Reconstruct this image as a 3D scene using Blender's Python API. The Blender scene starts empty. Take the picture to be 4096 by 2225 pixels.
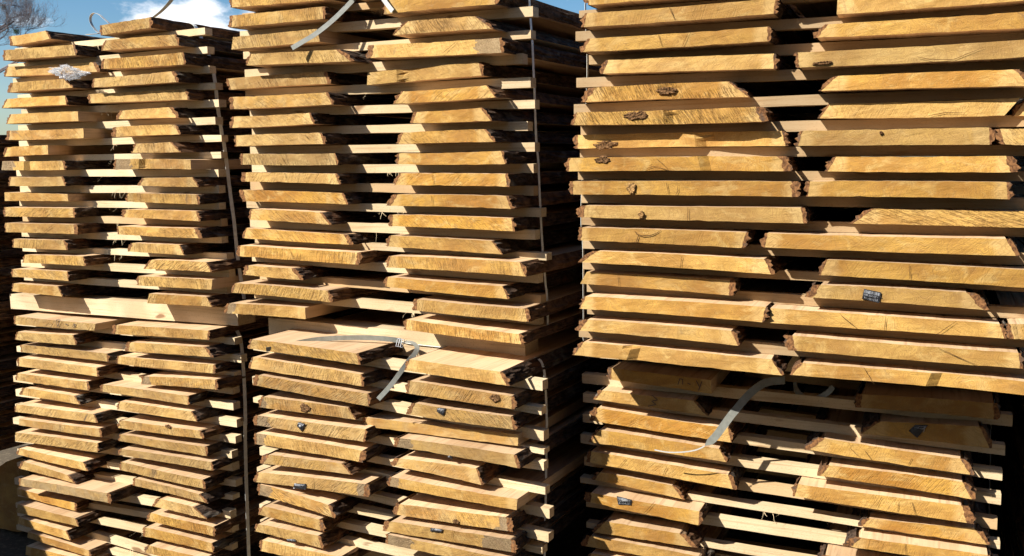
import bpy, bmesh, math, random, json
from mathutils import Vector, Matrix, noise as mn

# ------------------------------------------------------------------ camera, sky, sun, exposure
scene = bpy.context.scene
C = scene.collection
PITCH, ROLL, LENS, CAMZ = (0.123557, 0.01693, 32.519531, 1.72)
cd = bpy.data.cameras.new('camera'); cam = bpy.data.objects.new('camera', cd); C.objects.link(cam)
cd.sensor_width = 36.0; cd.lens = LENS; cd.clip_start = 0.05; cd.clip_end = 3000.0
_f = Vector((0, math.cos(PITCH), -math.sin(PITCH))); _u0 = Vector((0, math.sin(PITCH), math.cos(PITCH))); _r0 = Vector((1, 0, 0))
_r = _r0*math.cos(ROLL) - _u0*math.sin(ROLL); _u = _u0*math.cos(ROLL) + _r0*math.sin(ROLL)
cam.matrix_world = Matrix(((_r.x, _u.x, -_f.x, 0), (_r.y, _u.y, -_f.y, 0), (_r.z, _u.z, -_f.z, CAMZ), (0, 0, 0, 1)))
scene.camera = cam

SUN_DIR = Vector((1.06, .58, -1.0)).normalized()          # direction the light travels
SUN_EL = math.asin(-SUN_DIR.z); SUN_AZ = math.atan2(-SUN_DIR.x, -SUN_DIR.y)
world = bpy.data.worlds.new('World'); scene.world = world; world.use_nodes = True
wn, wl = world.node_tree.nodes, world.node_tree.links
bg = wn['Background']
sky = wn.new('ShaderNodeTexSky'); sky.sky_type = 'NISHITA'; sky.sun_disc = False
sky.sun_elevation = SUN_EL; sky.sun_rotation = SUN_AZ
sky.air_density = 1.0; sky.dust_density = 0.7; sky.ozone_density = 2.2
bg.inputs['Strength'].default_value = 0.06
def wnode(t, **k):
    n = wn.new(t)
    for a, b in k.items(): setattr(n, a, b)
    return n
# fair-weather cumulus: noise on the sky direction, one bank where the photograph shows it, others scattered round the horizon
tc = wnode('ShaderNodeTexCoord')
mp = wnode('ShaderNodeMapping'); mp.inputs['Scale'].default_value = (1, 1, 1.9); wl.new(tc.outputs['Generated'], mp.inputs['Vector'])
nz = wnode('ShaderNodeTexNoise'); nz.inputs['Scale'].default_value = 17.0; nz.inputs['Detail'].default_value = 7.0; nz.inputs['Roughness'].default_value = .58
wl.new(mp.outputs[0], nz.inputs['Vector'])
big = wnode('ShaderNodeTexNoise'); big.inputs['Scale'].default_value = 2.4; big.inputs['Detail'].default_value = 2.0
wl.new(mp.outputs[0], big.inputs['Vector'])
cdir = Vector((-0.3353, 1.027, 0.1553)).normalized()
sub = wnode('ShaderNodeVectorMath', operation='SUBTRACT'); sub.inputs[1].default_value = cdir; wl.new(tc.outputs['Generated'], sub.inputs[0])
scl = wnode('ShaderNodeVectorMath', operation='MULTIPLY'); scl.inputs[1].default_value = (1/.056, 1/.056, 1/.021); wl.new(sub.outputs[0], scl.inputs[0])
ln = wnode('ShaderNodeVectorMath', operation='LENGTH'); wl.new(scl.outputs[0], ln.inputs[0])
bank = wnode('ShaderNodeMapRange'); bank.inputs['From Min'].default_value = 0.2; bank.inputs['From Max'].default_value = 1.5
bank.inputs['To Min'].default_value = .36; bank.inputs['To Max'].default_value = 0.0; wl.new(ln.outputs['Value'], bank.inputs['Value'])
bb = wnode('ShaderNodeMapRange'); bb.inputs['From Min'].default_value = .56; bb.inputs['From Max'].default_value = .75
bb.inputs['To Min'].default_value = 0.0; bb.inputs['To Max'].default_value = .2; wl.new(big.outputs['Fac'], bb.inputs['Value'])
a1 = wnode('ShaderNodeMath', operation='ADD'); wl.new(bank.outputs[0], a1.inputs[0]); wl.new(bb.outputs[0], a1.inputs[1])
a2 = wnode('ShaderNodeMath', operation='ADD'); wl.new(a1.outputs[0], a2.inputs[0]); wl.new(nz.outputs['Fac'], a2.inputs[1])
cm = wnode('ShaderNodeMapRange', interpolation_type='SMOOTHSTEP'); cm.inputs['From Min'].default_value = .60; cm.inputs['From Max'].default_value = .84
wl.new(a2.outputs[0], cm.inputs['Value'])
mixc = wnode('ShaderNodeMix', data_type='RGBA'); mixc.inputs['B'].default_value = (10.5, 10.7, 11.2, 1)
wl.new(cm.outputs[0], mixc.inputs['Factor']); hs = wnode('ShaderNodeHueSaturation'); hs.inputs['Saturation'].default_value = 1.35; hs.inputs['Value'].default_value = 1.05
wl.new(sky.outputs[0], hs.inputs['Color']); wl.new(hs.outputs[0], mixc.inputs['A']); wl.new(mixc.outputs['Result'], bg.inputs['Color'])

sd = bpy.data.lights.new('sun', 'SUN'); sd.energy = 5.0; sd.angle = math.radians(.53); sd.color = (1.0, .95, .86)
so = bpy.data.objects.new('sun', sd); C.objects.link(so); so.rotation_euler = SUN_DIR.to_track_quat('-Z', 'Y').to_euler(); so.location = (-8, -5, 9)
vs = scene.view_settings; vs.view_transform = 'Standard'; vs.look = 'None'; vs.gamma = 1.0; vs.use_curve_mapping = False; vs.exposure = 1.0
scene.cycles.use_denoising = True
scene.cycles.max_bounces = 5; scene.cycles.diffuse_bounces = 3; scene.cycles.use_adaptive_sampling = True; scene.cycles.adaptive_threshold = .02

WOOD = .70        # overall reflectance of the timber
D = json.loads('''{"frames":{"1U":[-1.5332,3.55,0.497419],"1L":[-1.5332,3.55,0.497419],"2U":[-0.4399,2.97,0.497419],"2L":[-0.4876,2.8821,0.497419],"3U":[0.671,2.36,0.418879],"3L":[0.7564,2.5518,0.418879]},
"boards":{"1UL":[[[-0.5237,2.2571,-0.2911,2.261,-0.2679,2.2287,-0.5218,2.2201],-0.004],[[-0.5656,2.2054,-0.1318,2.1965,-0.1209,2.1558,-0.5724,2.1657],-0.006],[[-0.6086,2.1454,-0.0639,
2.13,-0.0404,2.0925,-0.6314,2.108],0.03],[[-0.5393,2.0747,-0.2042,2.0713,-0.1545,2.0361,-0.5617,2.0375],-0.006],[[-0.57,2.0122,-0.2001,2.0079,-0.1959,1.973,-0.6064,1.9774],-0.007],[[-0.5655,
1.9509,-0.145,1.9458,-0.1448,1.9091,-0.5951,1.9137],-0.002],[[-0.6008,1.8867,-0.132,1.8812,-0.1343,1.8435,-0.6144,1.8488],0.007],[[-0.6177,1.8194,-0.348,1.8221,-0.3505,1.785,-0.6442,
1.7818],0.005],[[-0.6437,1.7633,-0.2543,1.7588,-0.2456,1.7231,-0.6559,1.7269],0.004],[[-0.595,1.6987,-0.2593,1.6974,-0.2441,1.6607,-0.6106,1.6619],-0.004],[[-0.6755,1.6342,-0.2732,1.627,
-0.2733,1.5985,-0.6782,1.5984],0.02],[[-0.6526,1.5733,-0.2071,1.5733,-0.2036,1.5363,-0.6556,1.5354],-0.004],[[-0.6539,1.5082,-0.198,1.5095,-0.1959,1.4711,-0.6547,1.4702],-0.005],[[-0.6052,
1.4428,-0.2734,1.4452,-0.2603,1.4061,-0.6135,1.4068],-0.006],[[-0.5419,1.3785,-0.1695,1.3841,-0.1609,1.3462,-0.5569,1.3446],-0.005],[[-0.651,1.3137,-0.2899,1.3176,-0.2844,1.2796,-0.6554,
1.2808],0.007],[[-0.6443,1.254,-0.3518,1.2545,-0.3298,1.214,-0.6612,1.2194],0.005]],"1UR":[[[0.0096,2.2569,0.2839,2.263,0.2805,2.2264,0.0075,2.2207],0.005],[[0.0305,2.2001,0.4032,2.1926,
0.417,2.1533,0.0028,2.1641],0.005],[[0.0209,2.1325,0.4484,2.1268,0.4528,2.0851,0.0128,2.0957],-0.005],[[-0.0403,2.0633,0.3928,2.0648,0.4126,2.0263,-0.0487,2.0307],-0.003],[[-0.1234,
2.0115,0.4129,2.0032,0.4232,1.9656,-0.1179,1.9766],0.03],[[0.0524,1.941,0.3367,1.9428,0.3675,1.904,0.0271,1.91],0.03],[[0.0408,1.8807,0.3749,1.8785,0.3979,1.8423,0.0297,1.8431],0.006],
[[0.1576,1.8156,0.3471,1.8171,0.3932,1.7796,0.1293,1.7825],0.006],[[0.0539,1.7592,0.4532,1.7514,0.4546,1.7164,0.0441,1.722],-0.007],[[0.1824,1.6886,0.4498,1.6897,0.4779,1.6544,0.1594,
1.66],0.002],[[0.0967,1.6328,0.4676,1.6272,0.4755,1.592,0.0874,1.5997],0.003],[[0.0669,1.5705,0.4656,1.5679,0.476,1.5314,0.0609,1.5407],0.0],[[0.0369,1.5068,0.4663,1.5066,0.4874,1.4704,
0.0385,1.4753],-0.005],[[0.0996,1.4437,0.366,1.4436,0.3893,1.4061,0.0784,1.4104],-0.0],[[0.2067,1.3838,0.5061,1.3853,0.5245,1.3505,0.1713,1.3477],-0.007],[[0.1199,1.3177,0.5098,1.322,
0.5036,1.2842,0.1164,1.2813],0.007],[[0.178,1.2528,0.4801,1.2569,0.5068,1.2219,0.1627,1.215],0.006]],"1LL":[[[-0.6487,1.1151,-0.1357,1.117,-0.1452,1.0883,-0.6555,1.0802],0.001],[[-0.637,
1.049,-0.2661,1.0628,-0.2543,1.022,-0.654,1.0142],-0.003],[[-0.6545,0.9882,-0.1005,0.9953,-0.1007,0.9627,-0.6551,0.9556],0.02],[[-0.6512,0.9363,-0.1429,0.9379,-0.1416,0.9018,-0.6562,
0.8987],0.001],[[-0.6753,0.8656,-0.2115,0.8719,-0.2089,0.8368,-0.6848,0.8329],0.006],[[-0.6424,0.8049,-0.3009,0.8049,-0.268,0.7717,-0.6701,0.7711],0.006],[[-0.688,0.7294,-0.1819,0.7436,
-0.1649,0.7092,-0.7022,0.6947],0.0],[[-0.6739,0.6667,-0.1508,0.6874,-0.1452,0.6533,-0.6799,0.6374],-0.001],[[-0.7118,0.6008,-0.1738,0.6239,-0.1781,0.5839,-0.7184,0.5619],0.002],[[-0.6952,
0.535,-0.2687,0.5317,-0.2471,0.497,-0.71,0.5032],-0.001],[[-0.6748,0.4796,-0.3676,0.4637,-0.3234,0.4342,-0.7008,0.4437],-0.005],[[-0.6608,0.4137,-0.0794,0.436,-0.0805,0.3962,-0.6688,
0.3795],-0.03],[[-0.7796,0.3306,-0.3822,0.327,-0.3862,0.2916,-0.7836,0.3008],0.03],[[-0.7269,0.2781,-0.3404,0.2799,-0.3225,0.2487,-0.7429,0.238],-0.007],[[-0.7238,0.2202,-0.404,0.2148,
-0.3785,0.1775,-0.739,0.1871],-0.007],[[-0.6851,0.1581,-0.28,0.149,-0.2767,0.1205,-0.6924,0.1287],0.002],[[-0.696,0.0925,-0.2579,0.1085,-0.2621,0.0696,-0.705,0.0507],-0.004]],"1LR":[[[-0.0284,
1.1201,0.4894,1.134,0.4812,1.0989,-0.0415,1.0839],0.001],[[0.0463,1.0581,0.4666,1.0709,0.5043,1.0362,0.0273,1.0206],-0.0],[[-0.0443,0.9914,0.4885,1.0028,0.4832,0.9693,-0.0519,0.9593],
0.02],[[0.1109,0.9268,0.5077,0.9502,0.5077,0.914,0.0939,0.8933],0.008],[[-0.1195,0.8747,0.3675,0.8787,0.3657,0.8437,-0.1259,0.8444],-0.005],[[-0.0263,0.8142,0.3755,0.8193,0.4049,0.7838,
-0.0423,0.7799],-0.001],[[-0.0226,0.7398,0.4256,0.7523,0.4337,0.7219,-0.0422,0.7061],-0.005],[[-0.0372,0.6797,0.4372,0.6909,0.4397,0.6557,-0.0492,0.6508],0.002],[[-0.0329,0.623,0.4706,
0.6381,0.4733,0.6057,-0.0508,0.5953],-0.004],[[-0.042,0.5666,0.4182,0.5606,0.4234,0.5263,-0.048,0.5318],-0.002],[[0.0208,0.5063,0.3932,0.4985,0.4272,0.4691,0.0148,0.475],0.004],[[0.1576,
0.4484,0.3584,0.4467,0.4254,0.4088,0.1243,0.4116],-0.003],[[0.1005,0.379,0.4566,0.3824,0.4548,0.3458,0.0844,0.3446],0.001],[[0.0581,0.3104,0.4348,0.3129,0.4389,0.2771,0.0514,0.2708],
0.006],[[0.0908,0.2468,0.406,0.2534,0.414,0.2182,0.064,0.2119],-0.006]],"2UL":[[[-0.5647,2.298,-0.1333,2.2841,-0.1267,2.2454,-0.5675,2.2605],-0.007],[[-0.5746,2.2345,-0.1624,2.2276,
-0.1623,2.1892,-0.5824,2.1959],-0.004],[[-0.5734,2.165,-0.2063,2.162,-0.1952,2.1211,-0.5839,2.1238],0.004],[[-0.4878,2.1003,-0.1021,2.0886,-0.0443,2.0481,-0.5098,2.0638],-0.01],[[-0.6447,
2.0307,-0.1968,2.0283,-0.181,1.9888,-0.6348,1.9914],0.035],[[-0.5964,1.9624,-0.1649,1.9575,-0.1427,1.9179,-0.5934,1.9214],-0.003],[[-0.5863,1.8954,-0.2378,1.8953,-0.2195,1.8589,-0.5992,
1.8574],-0.005],[[-0.5854,1.8313,-0.1979,1.8288,-0.182,1.792,-0.5881,1.7938],-0.001],[[-0.5532,1.7681,-0.1404,1.7614,-0.1322,1.7236,-0.5574,1.7303],-0.007],[[-0.5657,1.7033,-0.1435,
1.6949,-0.1319,1.661,-0.5679,1.6721],0.003],[[-0.6077,1.6422,-0.1416,1.6311,-0.1243,1.5941,-0.5942,1.6018],0.03],[[-0.5359,1.5766,-0.2186,1.5679,-0.18,1.5275,-0.546,1.5391],0.007],[[-0.5855,
1.5086,-0.1349,1.4948,-0.1098,1.4609,-0.6045,1.4713],0.03],[[-0.6034,1.4472,-0.0603,1.4386,-0.0709,1.3988,-0.6087,1.4093],0.007],[[-0.5602,1.3802,-0.3303,1.3779,-0.2972,1.339,-0.5753,
1.3462],-0.008],[[-0.623,1.3139,-0.1917,1.3077,-0.1824,1.2688,-0.6412,1.2783],-0.003],[[-0.6709,1.2363,-0.3088,1.2423,-0.3097,1.2026,-0.6885,1.1989],0.007]],"2UR":[[[0.0731,2.2311,0.4723,
2.2106,0.4663,2.1772,0.059,2.1841],0.004],[[0.1504,2.1545,0.397,2.1482,0.4538,2.1081,0.093,2.1175],-0.001],[[-0.0027,2.0947,0.4787,2.0816,0.4814,2.0394,-0.0107,2.0557],0.007],[[-0.0295,
2.0141,0.389,2.0204,0.3973,1.9807,-0.0334,1.9756],0.035],[[0.118,1.946,0.4284,1.9482,0.4566,1.9124,0.084,1.9098],0.005],[[0.1695,1.8813,0.4099,1.884,0.4454,1.8453,0.1543,1.8476],-0.003],
[[0.1202,1.8192,0.4258,1.821,0.4576,1.7826,0.1018,1.785],-0.005],[[0.1027,1.756,0.4764,1.7564,0.49,1.7178,0.0952,1.7221],-0.001],[[0.1079,1.6943,0.4975,1.689,0.5004,1.6515,0.0859,1.6577],
-0.006],[[0.0778,1.6283,0.4959,1.6237,0.5095,1.586,0.0493,1.5923],-0.002],[[0.056,1.5633,0.504,1.558,0.5087,1.5193,0.0545,1.5263],0.007],[[0.0442,1.496,0.426,1.4882,0.4622,1.4481,0.0321,
1.46],0.02],[[0.0576,1.4333,0.5367,1.43,0.5548,1.3885,0.0456,1.3961],-0.008],[[0.0439,1.3653,0.4754,1.3561,0.4928,1.3173,0.0383,1.3332],-0.007],[[0.1531,1.2999,0.555,1.2933,0.5644,1.2548,
0.1486,1.2636],-0.01],[[0.1299,1.2364,0.5446,1.2196,0.553,1.1891,0.1266,1.2035],-0.03]],"2LL":[[[-0.445,1.1447,0.0152,1.1337,0.0199,1.098,-0.4561,1.1114],-0.02],[[-0.4559,1.0797,0.0118,
1.0627,0.0143,1.0237,-0.4735,1.0382],-0.003],[[-0.4448,1.0199,0.0347,1.0032,0.0371,0.9625,-0.4572,0.9813],-0.006],[[-0.4318,0.9413,-0.0582,0.944,-0.0296,0.9076,-0.4517,0.9014],0.008],
[[-0.4583,0.8758,0.0181,0.8844,0.0072,0.8413,-0.4654,0.8404],-0.001],[[-0.4616,0.8126,0.0175,0.8132,0.0014,0.7735,-0.4634,0.773],-0.005],[[-0.4145,0.7449,-0.0786,0.7586,-0.0403,0.7273,
-0.4451,0.7089],-0.007],[[-0.4592,0.6746,0.0268,0.704,0.0167,0.6613,-0.4736,0.6373],-0.007],[[-0.4567,0.632,-0.1389,0.6072,-0.1216,0.566,-0.4618,0.5924],-0.005],[[-0.4485,0.551,-0.1816,
0.5455,-0.1792,0.5072,-0.4747,0.5159],0.003],[[-0.4736,0.4844,-0.1884,0.4918,-0.1783,0.4506,-0.4875,0.4556],-0.006],[[-0.4564,0.4301,-0.103,0.4354,-0.1006,0.3967,-0.4649,0.3891],-0.007]],
"2LR":[[[0.2027,1.1328,0.5328,1.1229,0.5549,1.084,0.1855,1.0962],-0.02],[[0.185,1.0608,0.5561,1.0498,0.559,1.012,0.1754,1.0192],-0.004],[[0.188,0.9872,0.5467,0.9852,0.5545,0.9469,0.1664,
0.9488],0.008],[[-0.0243,0.908,0.5427,0.9219,0.5403,0.887,-0.0382,0.8771],0.045],[[0.1324,0.8716,0.5604,0.8745,0.5716,0.8358,0.1194,0.8416],0.0],[[0.123,0.8042,0.4244,0.8131,0.4411,
0.7636,0.104,0.7764],0.004],[[0.1028,0.7409,0.5607,0.7413,0.5567,0.707,0.0947,0.7093],-0.001],[[0.1185,0.6524,0.5356,0.6755,0.54,0.6334,0.105,0.6144],0.008],[[0.0839,0.5914,0.5492,0.6127,
0.5519,0.5735,0.0642,0.5552],-0.0],[[0.0828,0.548,0.5358,0.5495,0.5352,0.5158,0.0815,0.5151],-0.004]],"3UL":[[[-0.5097,2.1687,-0.0074,2.1613,-0.0043,2.1314,-0.4993,2.1384],-0.001],[[-0.505,
2.117,0.002,2.1145,-0.0012,2.0773,-0.5144,2.0811],-0.007],[[-0.4984,2.0504,-0.0184,2.0475,-0.0178,2.0117,-0.5187,2.016],-0.001],[[-0.4541,1.9936,-0.0034,1.9827,-0.0027,1.9456,-0.4711,
1.9574],0.02],[[-0.5089,1.9228,-0.1218,1.9208,-0.0693,1.8789,-0.5343,1.8845],0.035],[[-0.538,1.8555,-0.0332,1.8516,-0.018,1.8135,-0.5477,1.8214],0.005],[[-0.5545,1.7949,0.0166,1.7901,
0.0266,1.7519,-0.5549,1.7573],0.045],[[-0.5573,1.7313,0.0285,1.7258,0.041,1.6882,-0.5609,1.6945],-0.007],[[-0.5514,1.6671,0.0587,1.6625,0.0613,1.6236,-0.5517,1.6309],-0.004],[[-0.5219,
1.6004,0.0748,1.5968,0.0821,1.557,-0.5285,1.5677],-0.004],[[-0.5254,1.5394,-0.0602,1.5322,-0.0729,1.4917,-0.5272,1.5035],-0.005],[[-0.4867,1.4744,-0.011,1.464,0.0047,1.4252,-0.5311,
1.4418],-0.004],[[-0.5164,1.4112,-0.1022,1.4022,-0.1056,1.3613,-0.5359,1.3768],0.03],[[-0.5123,1.3466,-0.0096,1.3406,-0.0194,1.2997,-0.5285,1.3109],-0.006],[[-0.5154,1.2813,-0.0976,
1.2732,-0.0796,1.2343,-0.5397,1.2484],-0.007],[[-0.5242,1.2138,0.0032,1.2013,0.0315,1.1605,-0.5569,1.1744],0.007]],"3UR":[[[0.1405,2.109,0.5928,2.1059,0.5949,2.0641,0.1392,2.0649],0.001],
[[0.1105,2.0438,0.5968,2.04,0.5985,2.003,0.0861,2.0134],0.008],[[0.0445,1.9789,0.5978,1.9771,0.5997,1.9377,0.0503,1.9422],-0.01],[[0.1362,1.9182,0.539,1.9131,0.5707,1.8744,0.0993,1.8842],
0.006],[[0.1197,1.8538,0.5446,1.8507,0.5133,1.8111,0.0962,1.8189],0.04],[[0.0595,1.7879,0.4846,1.7833,0.4884,1.7439,0.0473,1.751],0.005],[[0.14,1.7224,0.5335,1.7173,0.5471,1.6796,0.1194,
1.6863],0.004],[[0.0781,1.6623,0.5282,1.657,0.531,1.6177,0.0751,1.6243],-0.0],[[0.2279,1.593,0.6209,1.5873,0.6227,1.549,0.1788,1.5558],0.03],[[-0.0214,1.5314,0.5335,1.5266,0.555,1.4871,
-0.0265,1.4947],-0.005],[[0.1257,1.4658,0.6248,1.4519,0.6268,1.4097,0.1111,1.4259],0.006],[[0.1,1.4015,0.4657,1.3961,0.5015,1.3552,0.0824,1.3678],0.006],[[-0.0057,1.3359,0.5276,1.3232,
0.5381,1.2891,-0.006,1.2969],0.007],[[0.0316,1.2692,0.5699,1.2583,0.5748,1.2216,0.0417,1.2296],-0.003],[[0.0715,1.1982,0.637,1.1895,0.6386,1.1565,0.0442,1.1645],0.003]],"3UX":[[[0.4936,
1.7794,0.6131,1.7806,0.615,1.7409,0.505,1.7435],0.005],[[0.5339,1.3255,0.6345,1.3311,0.6363,1.2935,0.5433,1.2902],0.002],[[0.5531,1.8458,0.6373,1.8495,0.6393,1.8081,0.5292,1.8096],0.06]],
"3LL":[[[-0.5095,1.0975,-0.2005,1.0831,-0.1979,1.0431,-0.5114,1.0607],0.0],[[-0.5397,1.0243,-0.2422,1.0173,-0.2054,0.9767,-0.5624,0.9936],0.002],[[-0.5627,0.9681,-0.1449,0.9444,-0.1355,
0.9023,-0.5735,0.9245],0.003],[[-0.5484,0.9014,-0.1682,0.8821,-0.1469,0.8443,-0.5772,0.8574],-0.004],[[-0.5793,0.8261,-0.141,0.8036,-0.1241,0.7609,-0.5864,0.7889],0.007],[[-0.5573,0.7534,
-0.3129,0.7401,-0.2796,0.7009,-0.5762,0.726],0.03],[[-0.5857,0.697,-0.223,0.6851,-0.2257,0.6418,-0.5859,0.6653],-0.007],[[-0.532,0.6042,-0.2736,0.6018,-0.2344,0.5643,-0.5695,0.5633],
0.008],[[-0.5883,0.5504,-0.2125,0.5389,-0.2061,0.5077,-0.6058,0.5137],0.007],[[-0.5768,0.4947,-0.2483,0.4864,-0.2418,0.455,-0.5873,0.4692],0.003]],"3LR":[[[0.2013,1.0795,0.5388,1.0835,
0.5431,1.0413,0.1969,1.0416],-0.007],[[0.2542,1.0048,0.5092,1.015,0.5354,0.9598,0.2079,0.9653],0.006],[[0.1016,0.9457,0.4687,0.9266,0.4933,0.8863,0.0639,0.9074],-0.006],[[0.1227,0.8655,
0.4766,0.8601,0.5004,0.8158,0.0987,0.8311],0.007],[[0.0441,0.8017,0.4863,0.7966,0.4992,0.7502,0.035,0.764],0.003],[[0.2323,0.717,0.5098,0.7286,0.5434,0.6879,0.2114,0.6914],0.03],[[0.206,
0.6726,0.5395,0.6731,0.5457,0.64,0.1771,0.6411],-0.005],[[0.1225,0.6036,0.3938,0.5995,0.3999,0.5713,0.1091,0.5846],0.002]],"2UT":[[[-0.0669,2.2951,0.3323,2.2746,0.3263,2.2412,-0.081,
2.2481],0.004]],"3UT":[[[0.0005,2.171,0.4528,2.1679,0.4549,2.1261,-0.0008,2.1269],0.001]]},"straps":{"s1u":["1U",[[-0.0582,0.135,2.2299],[0.0676,0.135,2.2763],[0.1857,0.135,2.286],[0.3409,
0.135,2.2521],[0.3742,0.135,2.2216],[0.3934,0.135,2.1886],[0.41,0.135,2.1573],[0.4261,0.135,2.1216],[0.439,0.135,2.0785],[0.4465,0.135,2.0356],[0.4502,0.135,1.9929],[0.4531,0.135,1.9463],
[0.46,0.135,1.8955],[0.4687,0.135,1.8329],[0.4713,0.135,1.8318],[0.4816,0.135,1.7534],[0.4917,0.135,1.6353],[0.5045,0.135,1.5166],[0.512,0.135,1.3972],[0.5241,0.135,1.3033],[0.5297,
0.135,1.2683],[0.5343,0.135,1.2342]]],"s1l":["1L",[[0.4787,0.135,1.125],[0.4911,0.135,1.1074],[0.503,0.135,1.0837],[0.5086,0.135,1.0472],[0.5105,0.135,0.998],[0.5116,0.135,0.9362],[0.5112,
0.135,0.8532],[0.5066,0.135,0.7486],[0.505,0.135,0.757],[0.4972,0.135,0.5942],[0.4926,0.135,0.4298],[0.4892,0.135,0.3051],[0.4858,0.135,0.1792]]],"s1loop":["1U",[[-0.3261,0.2,2.2704],
[-0.2833,0.2,2.27],[-0.2474,0.2,2.2697],[-0.2625,0.2,2.2803],[-0.2849,0.2,2.3033],[-0.2949,0.2,2.3254],[-0.2884,0.2,2.3427],[-0.2678,0.2,2.3518],[-0.2364,0.2,2.3415],[-0.2124,0.2,2.3246],
[-0.1856,0.2,2.3055],[-0.1687,0.2,2.2844],[-0.1684,0.2,2.2559]]],"s1tail":["1U",[[0.0455,0.2,2.2901],[0.0708,0.2,2.3042],[0.1142,0.2,2.3226],[0.1513,0.2,2.3432],[0.1762,0.2,2.3608],
[0.2015,0.2,2.3861],[0.21,0.2,2.4169]]],"s2u":["2U",[[0.4803,0.15,2.2268],[0.4929,0.15,2.2162],[0.4959,0.15,2.1751],[0.4994,0.15,2.1244],[0.5027,0.15,2.0799],[0.505,0.15,2.0163],[0.5078,
0.15,1.9363],[0.5104,0.15,1.8235],[0.5138,0.15,1.759],[0.5171,0.15,1.7317],[0.5205,0.15,1.6402],[0.5245,0.15,1.5348],[0.5289,0.15,1.4519],[0.5352,0.15,1.372],[0.5377,0.15,1.3411],[0.5417,
0.15,1.3077],[0.5432,0.15,1.2234],[0.5372,0.15,1.1959],[0.527,0.15,1.1849]]],"s2l":["2L",[[-0.0149,0.2,1.1387],[0.033,0.2,1.1333],[0.0588,0.2,1.1298],[0.1648,0.2,1.1282],[0.2601,0.2,
1.1263],[0.3137,0.2,1.1272],[0.4116,0.2,1.125],[0.5027,0.2,1.1225],[0.5325,0.2,1.119],[0.5463,0.2,1.106],[0.5551,0.2,1.0714],[0.558,0.2,1.0142],[0.561,0.2,0.9128],[0.5594,0.2,0.9033],
[0.5554,0.2,0.7375],[0.5524,0.2,0.6535],[0.5465,0.2,0.4838],[0.5448,0.2,0.4148]]],"s2t1":["2L",[[0.0486,0.16,1.1452],[-0.0031,0.1363,1.1527],[-0.0728,0.1125,1.1551],[-0.1435,0.0887,
1.1529],[-0.2151,0.065,1.1473],[-0.2643,0.0413,1.1397],[-0.314,0.0175,1.128],[-0.3399,-0.0063,1.1212],[-0.3654,-0.03,1.1174]]],"s2t2":["2L",[[0.0614,0.16,1.1444],[0.1094,0.1338,1.1493],
[0.1439,0.1075,1.1463],[0.1649,0.0812,1.1425],[0.1709,0.055,1.129],[0.164,0.0287,1.1097],[0.1488,0.0025,1.0762],[0.1296,-0.0238,1.0393],[0.1046,-0.05,1.0037]]],"s2loose":["2U",[[-0.0416,
0.05,2.2835],[-0.0729,0.0333,2.2477],[-0.1132,0.0167,2.2076],[-0.1536,-0.0,2.1722],[-0.1986,-0.0167,2.1404],[-0.2299,-0.0333,2.1208],[-0.2658,-0.05,2.0999]]],"s2white":["2U",[[0.0614,
-0.012,2.2443],[0.0767,-0.012,2.2236],[0.092,-0.012,2.2046],[0.1074,-0.012,2.1872]]],"s3tail":["3L",[[0.011,-0.02,1.1048],[-0.0187,-0.0256,1.1015],[-0.0362,-0.0311,1.0977],[-0.0517,
-0.0367,1.0905],[-0.0692,-0.0422,1.0763],[-0.0918,-0.0478,1.0519],[-0.1165,-0.0533,1.0184],[-0.1341,-0.0589,0.9942],[-0.1736,-0.0644,0.9343],[-0.2007,-0.07,0.9081]]],"s3loop":["3L",
[[0.0268,0.07,1.0804],[0.0302,0.07,1.063],[0.0367,0.07,1.0503],[0.0504,0.07,1.0393],[0.0671,0.07,1.0342],[0.0855,0.07,1.0369],[0.1037,0.07,1.0473],[0.1197,0.07,1.0596],[0.1314,0.07,
1.0759]]],"s3thread":["3L",[[-0.3456,-0.08,0.8816],[-0.305,-0.0775,0.8784],[-0.2603,-0.075,0.8836],[-0.2251,-0.0725,0.893],[-0.2021,-0.07,0.9061]]],"s3u":["3U",[[-0.4913,0.13,2.2122],
[-0.5471,0.13,2.1898],[-0.5449,0.13,1.9671],[-0.5661,0.13,1.5955],[-0.5617,0.13,1.4635],[-0.5616,0.13,1.27],[-0.5583,0.13,1.1874],[-0.4962,0.13,1.1538]]],"s3l":["3L",[[0.5574,0.3,1.0564],
[0.5493,0.3,0.9424],[0.5504,0.3,0.8701],[0.5524,0.3,0.7763],[0.5584,0.3,0.4904]]]},"tags":[["3UR12",[0.2201,1.3959,0.2599,1.3881,0.2557,1.362,0.2158,1.3702]],["3LR2",[0.3481,1.0054,
0.3794,1.0072,0.3543,0.9692,0.3322,0.9867]],["3LL7",[-0.4834,0.6989,-0.4357,0.6939,-0.4383,0.6756,-0.4792,0.6732]],["2LL5",[-0.2624,0.875,-0.2315,0.8735,-0.2508,0.8447,-0.2698,0.8618]],
["2LL8",[-0.2877,0.6611,-0.2358,0.668,-0.2392,0.6471,-0.2933,0.6429]],["2LL12",[-0.3341,0.4571,-0.2949,0.4633,-0.2923,0.454,-0.3323,0.4501]],["2LR3",[0.2872,0.984,0.3174,0.9858,0.3059,
0.9611,0.283,0.9718]],["2LR9",[0.2533,0.5991,0.2988,0.6023,0.2928,0.5929,0.2529,0.5867]],["2LR6",[0.3201,0.8364,0.3296,0.8449,0.3385,0.8358,0.3365,0.8307]]],"marks":[["1LL1","ink",[-0.3716,
1.1165,-0.3646,1.0904]],["1LL1","ink",[-0.3716,1.1165,-0.3441,1.1205,-0.3646,1.0904]],["1LL1","ink",[-0.3192,1.1046,-0.2996,1.1015]],["1LL1","ink",[-0.2658,1.1082,-0.2706,1.0947]],["1LL1",
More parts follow.
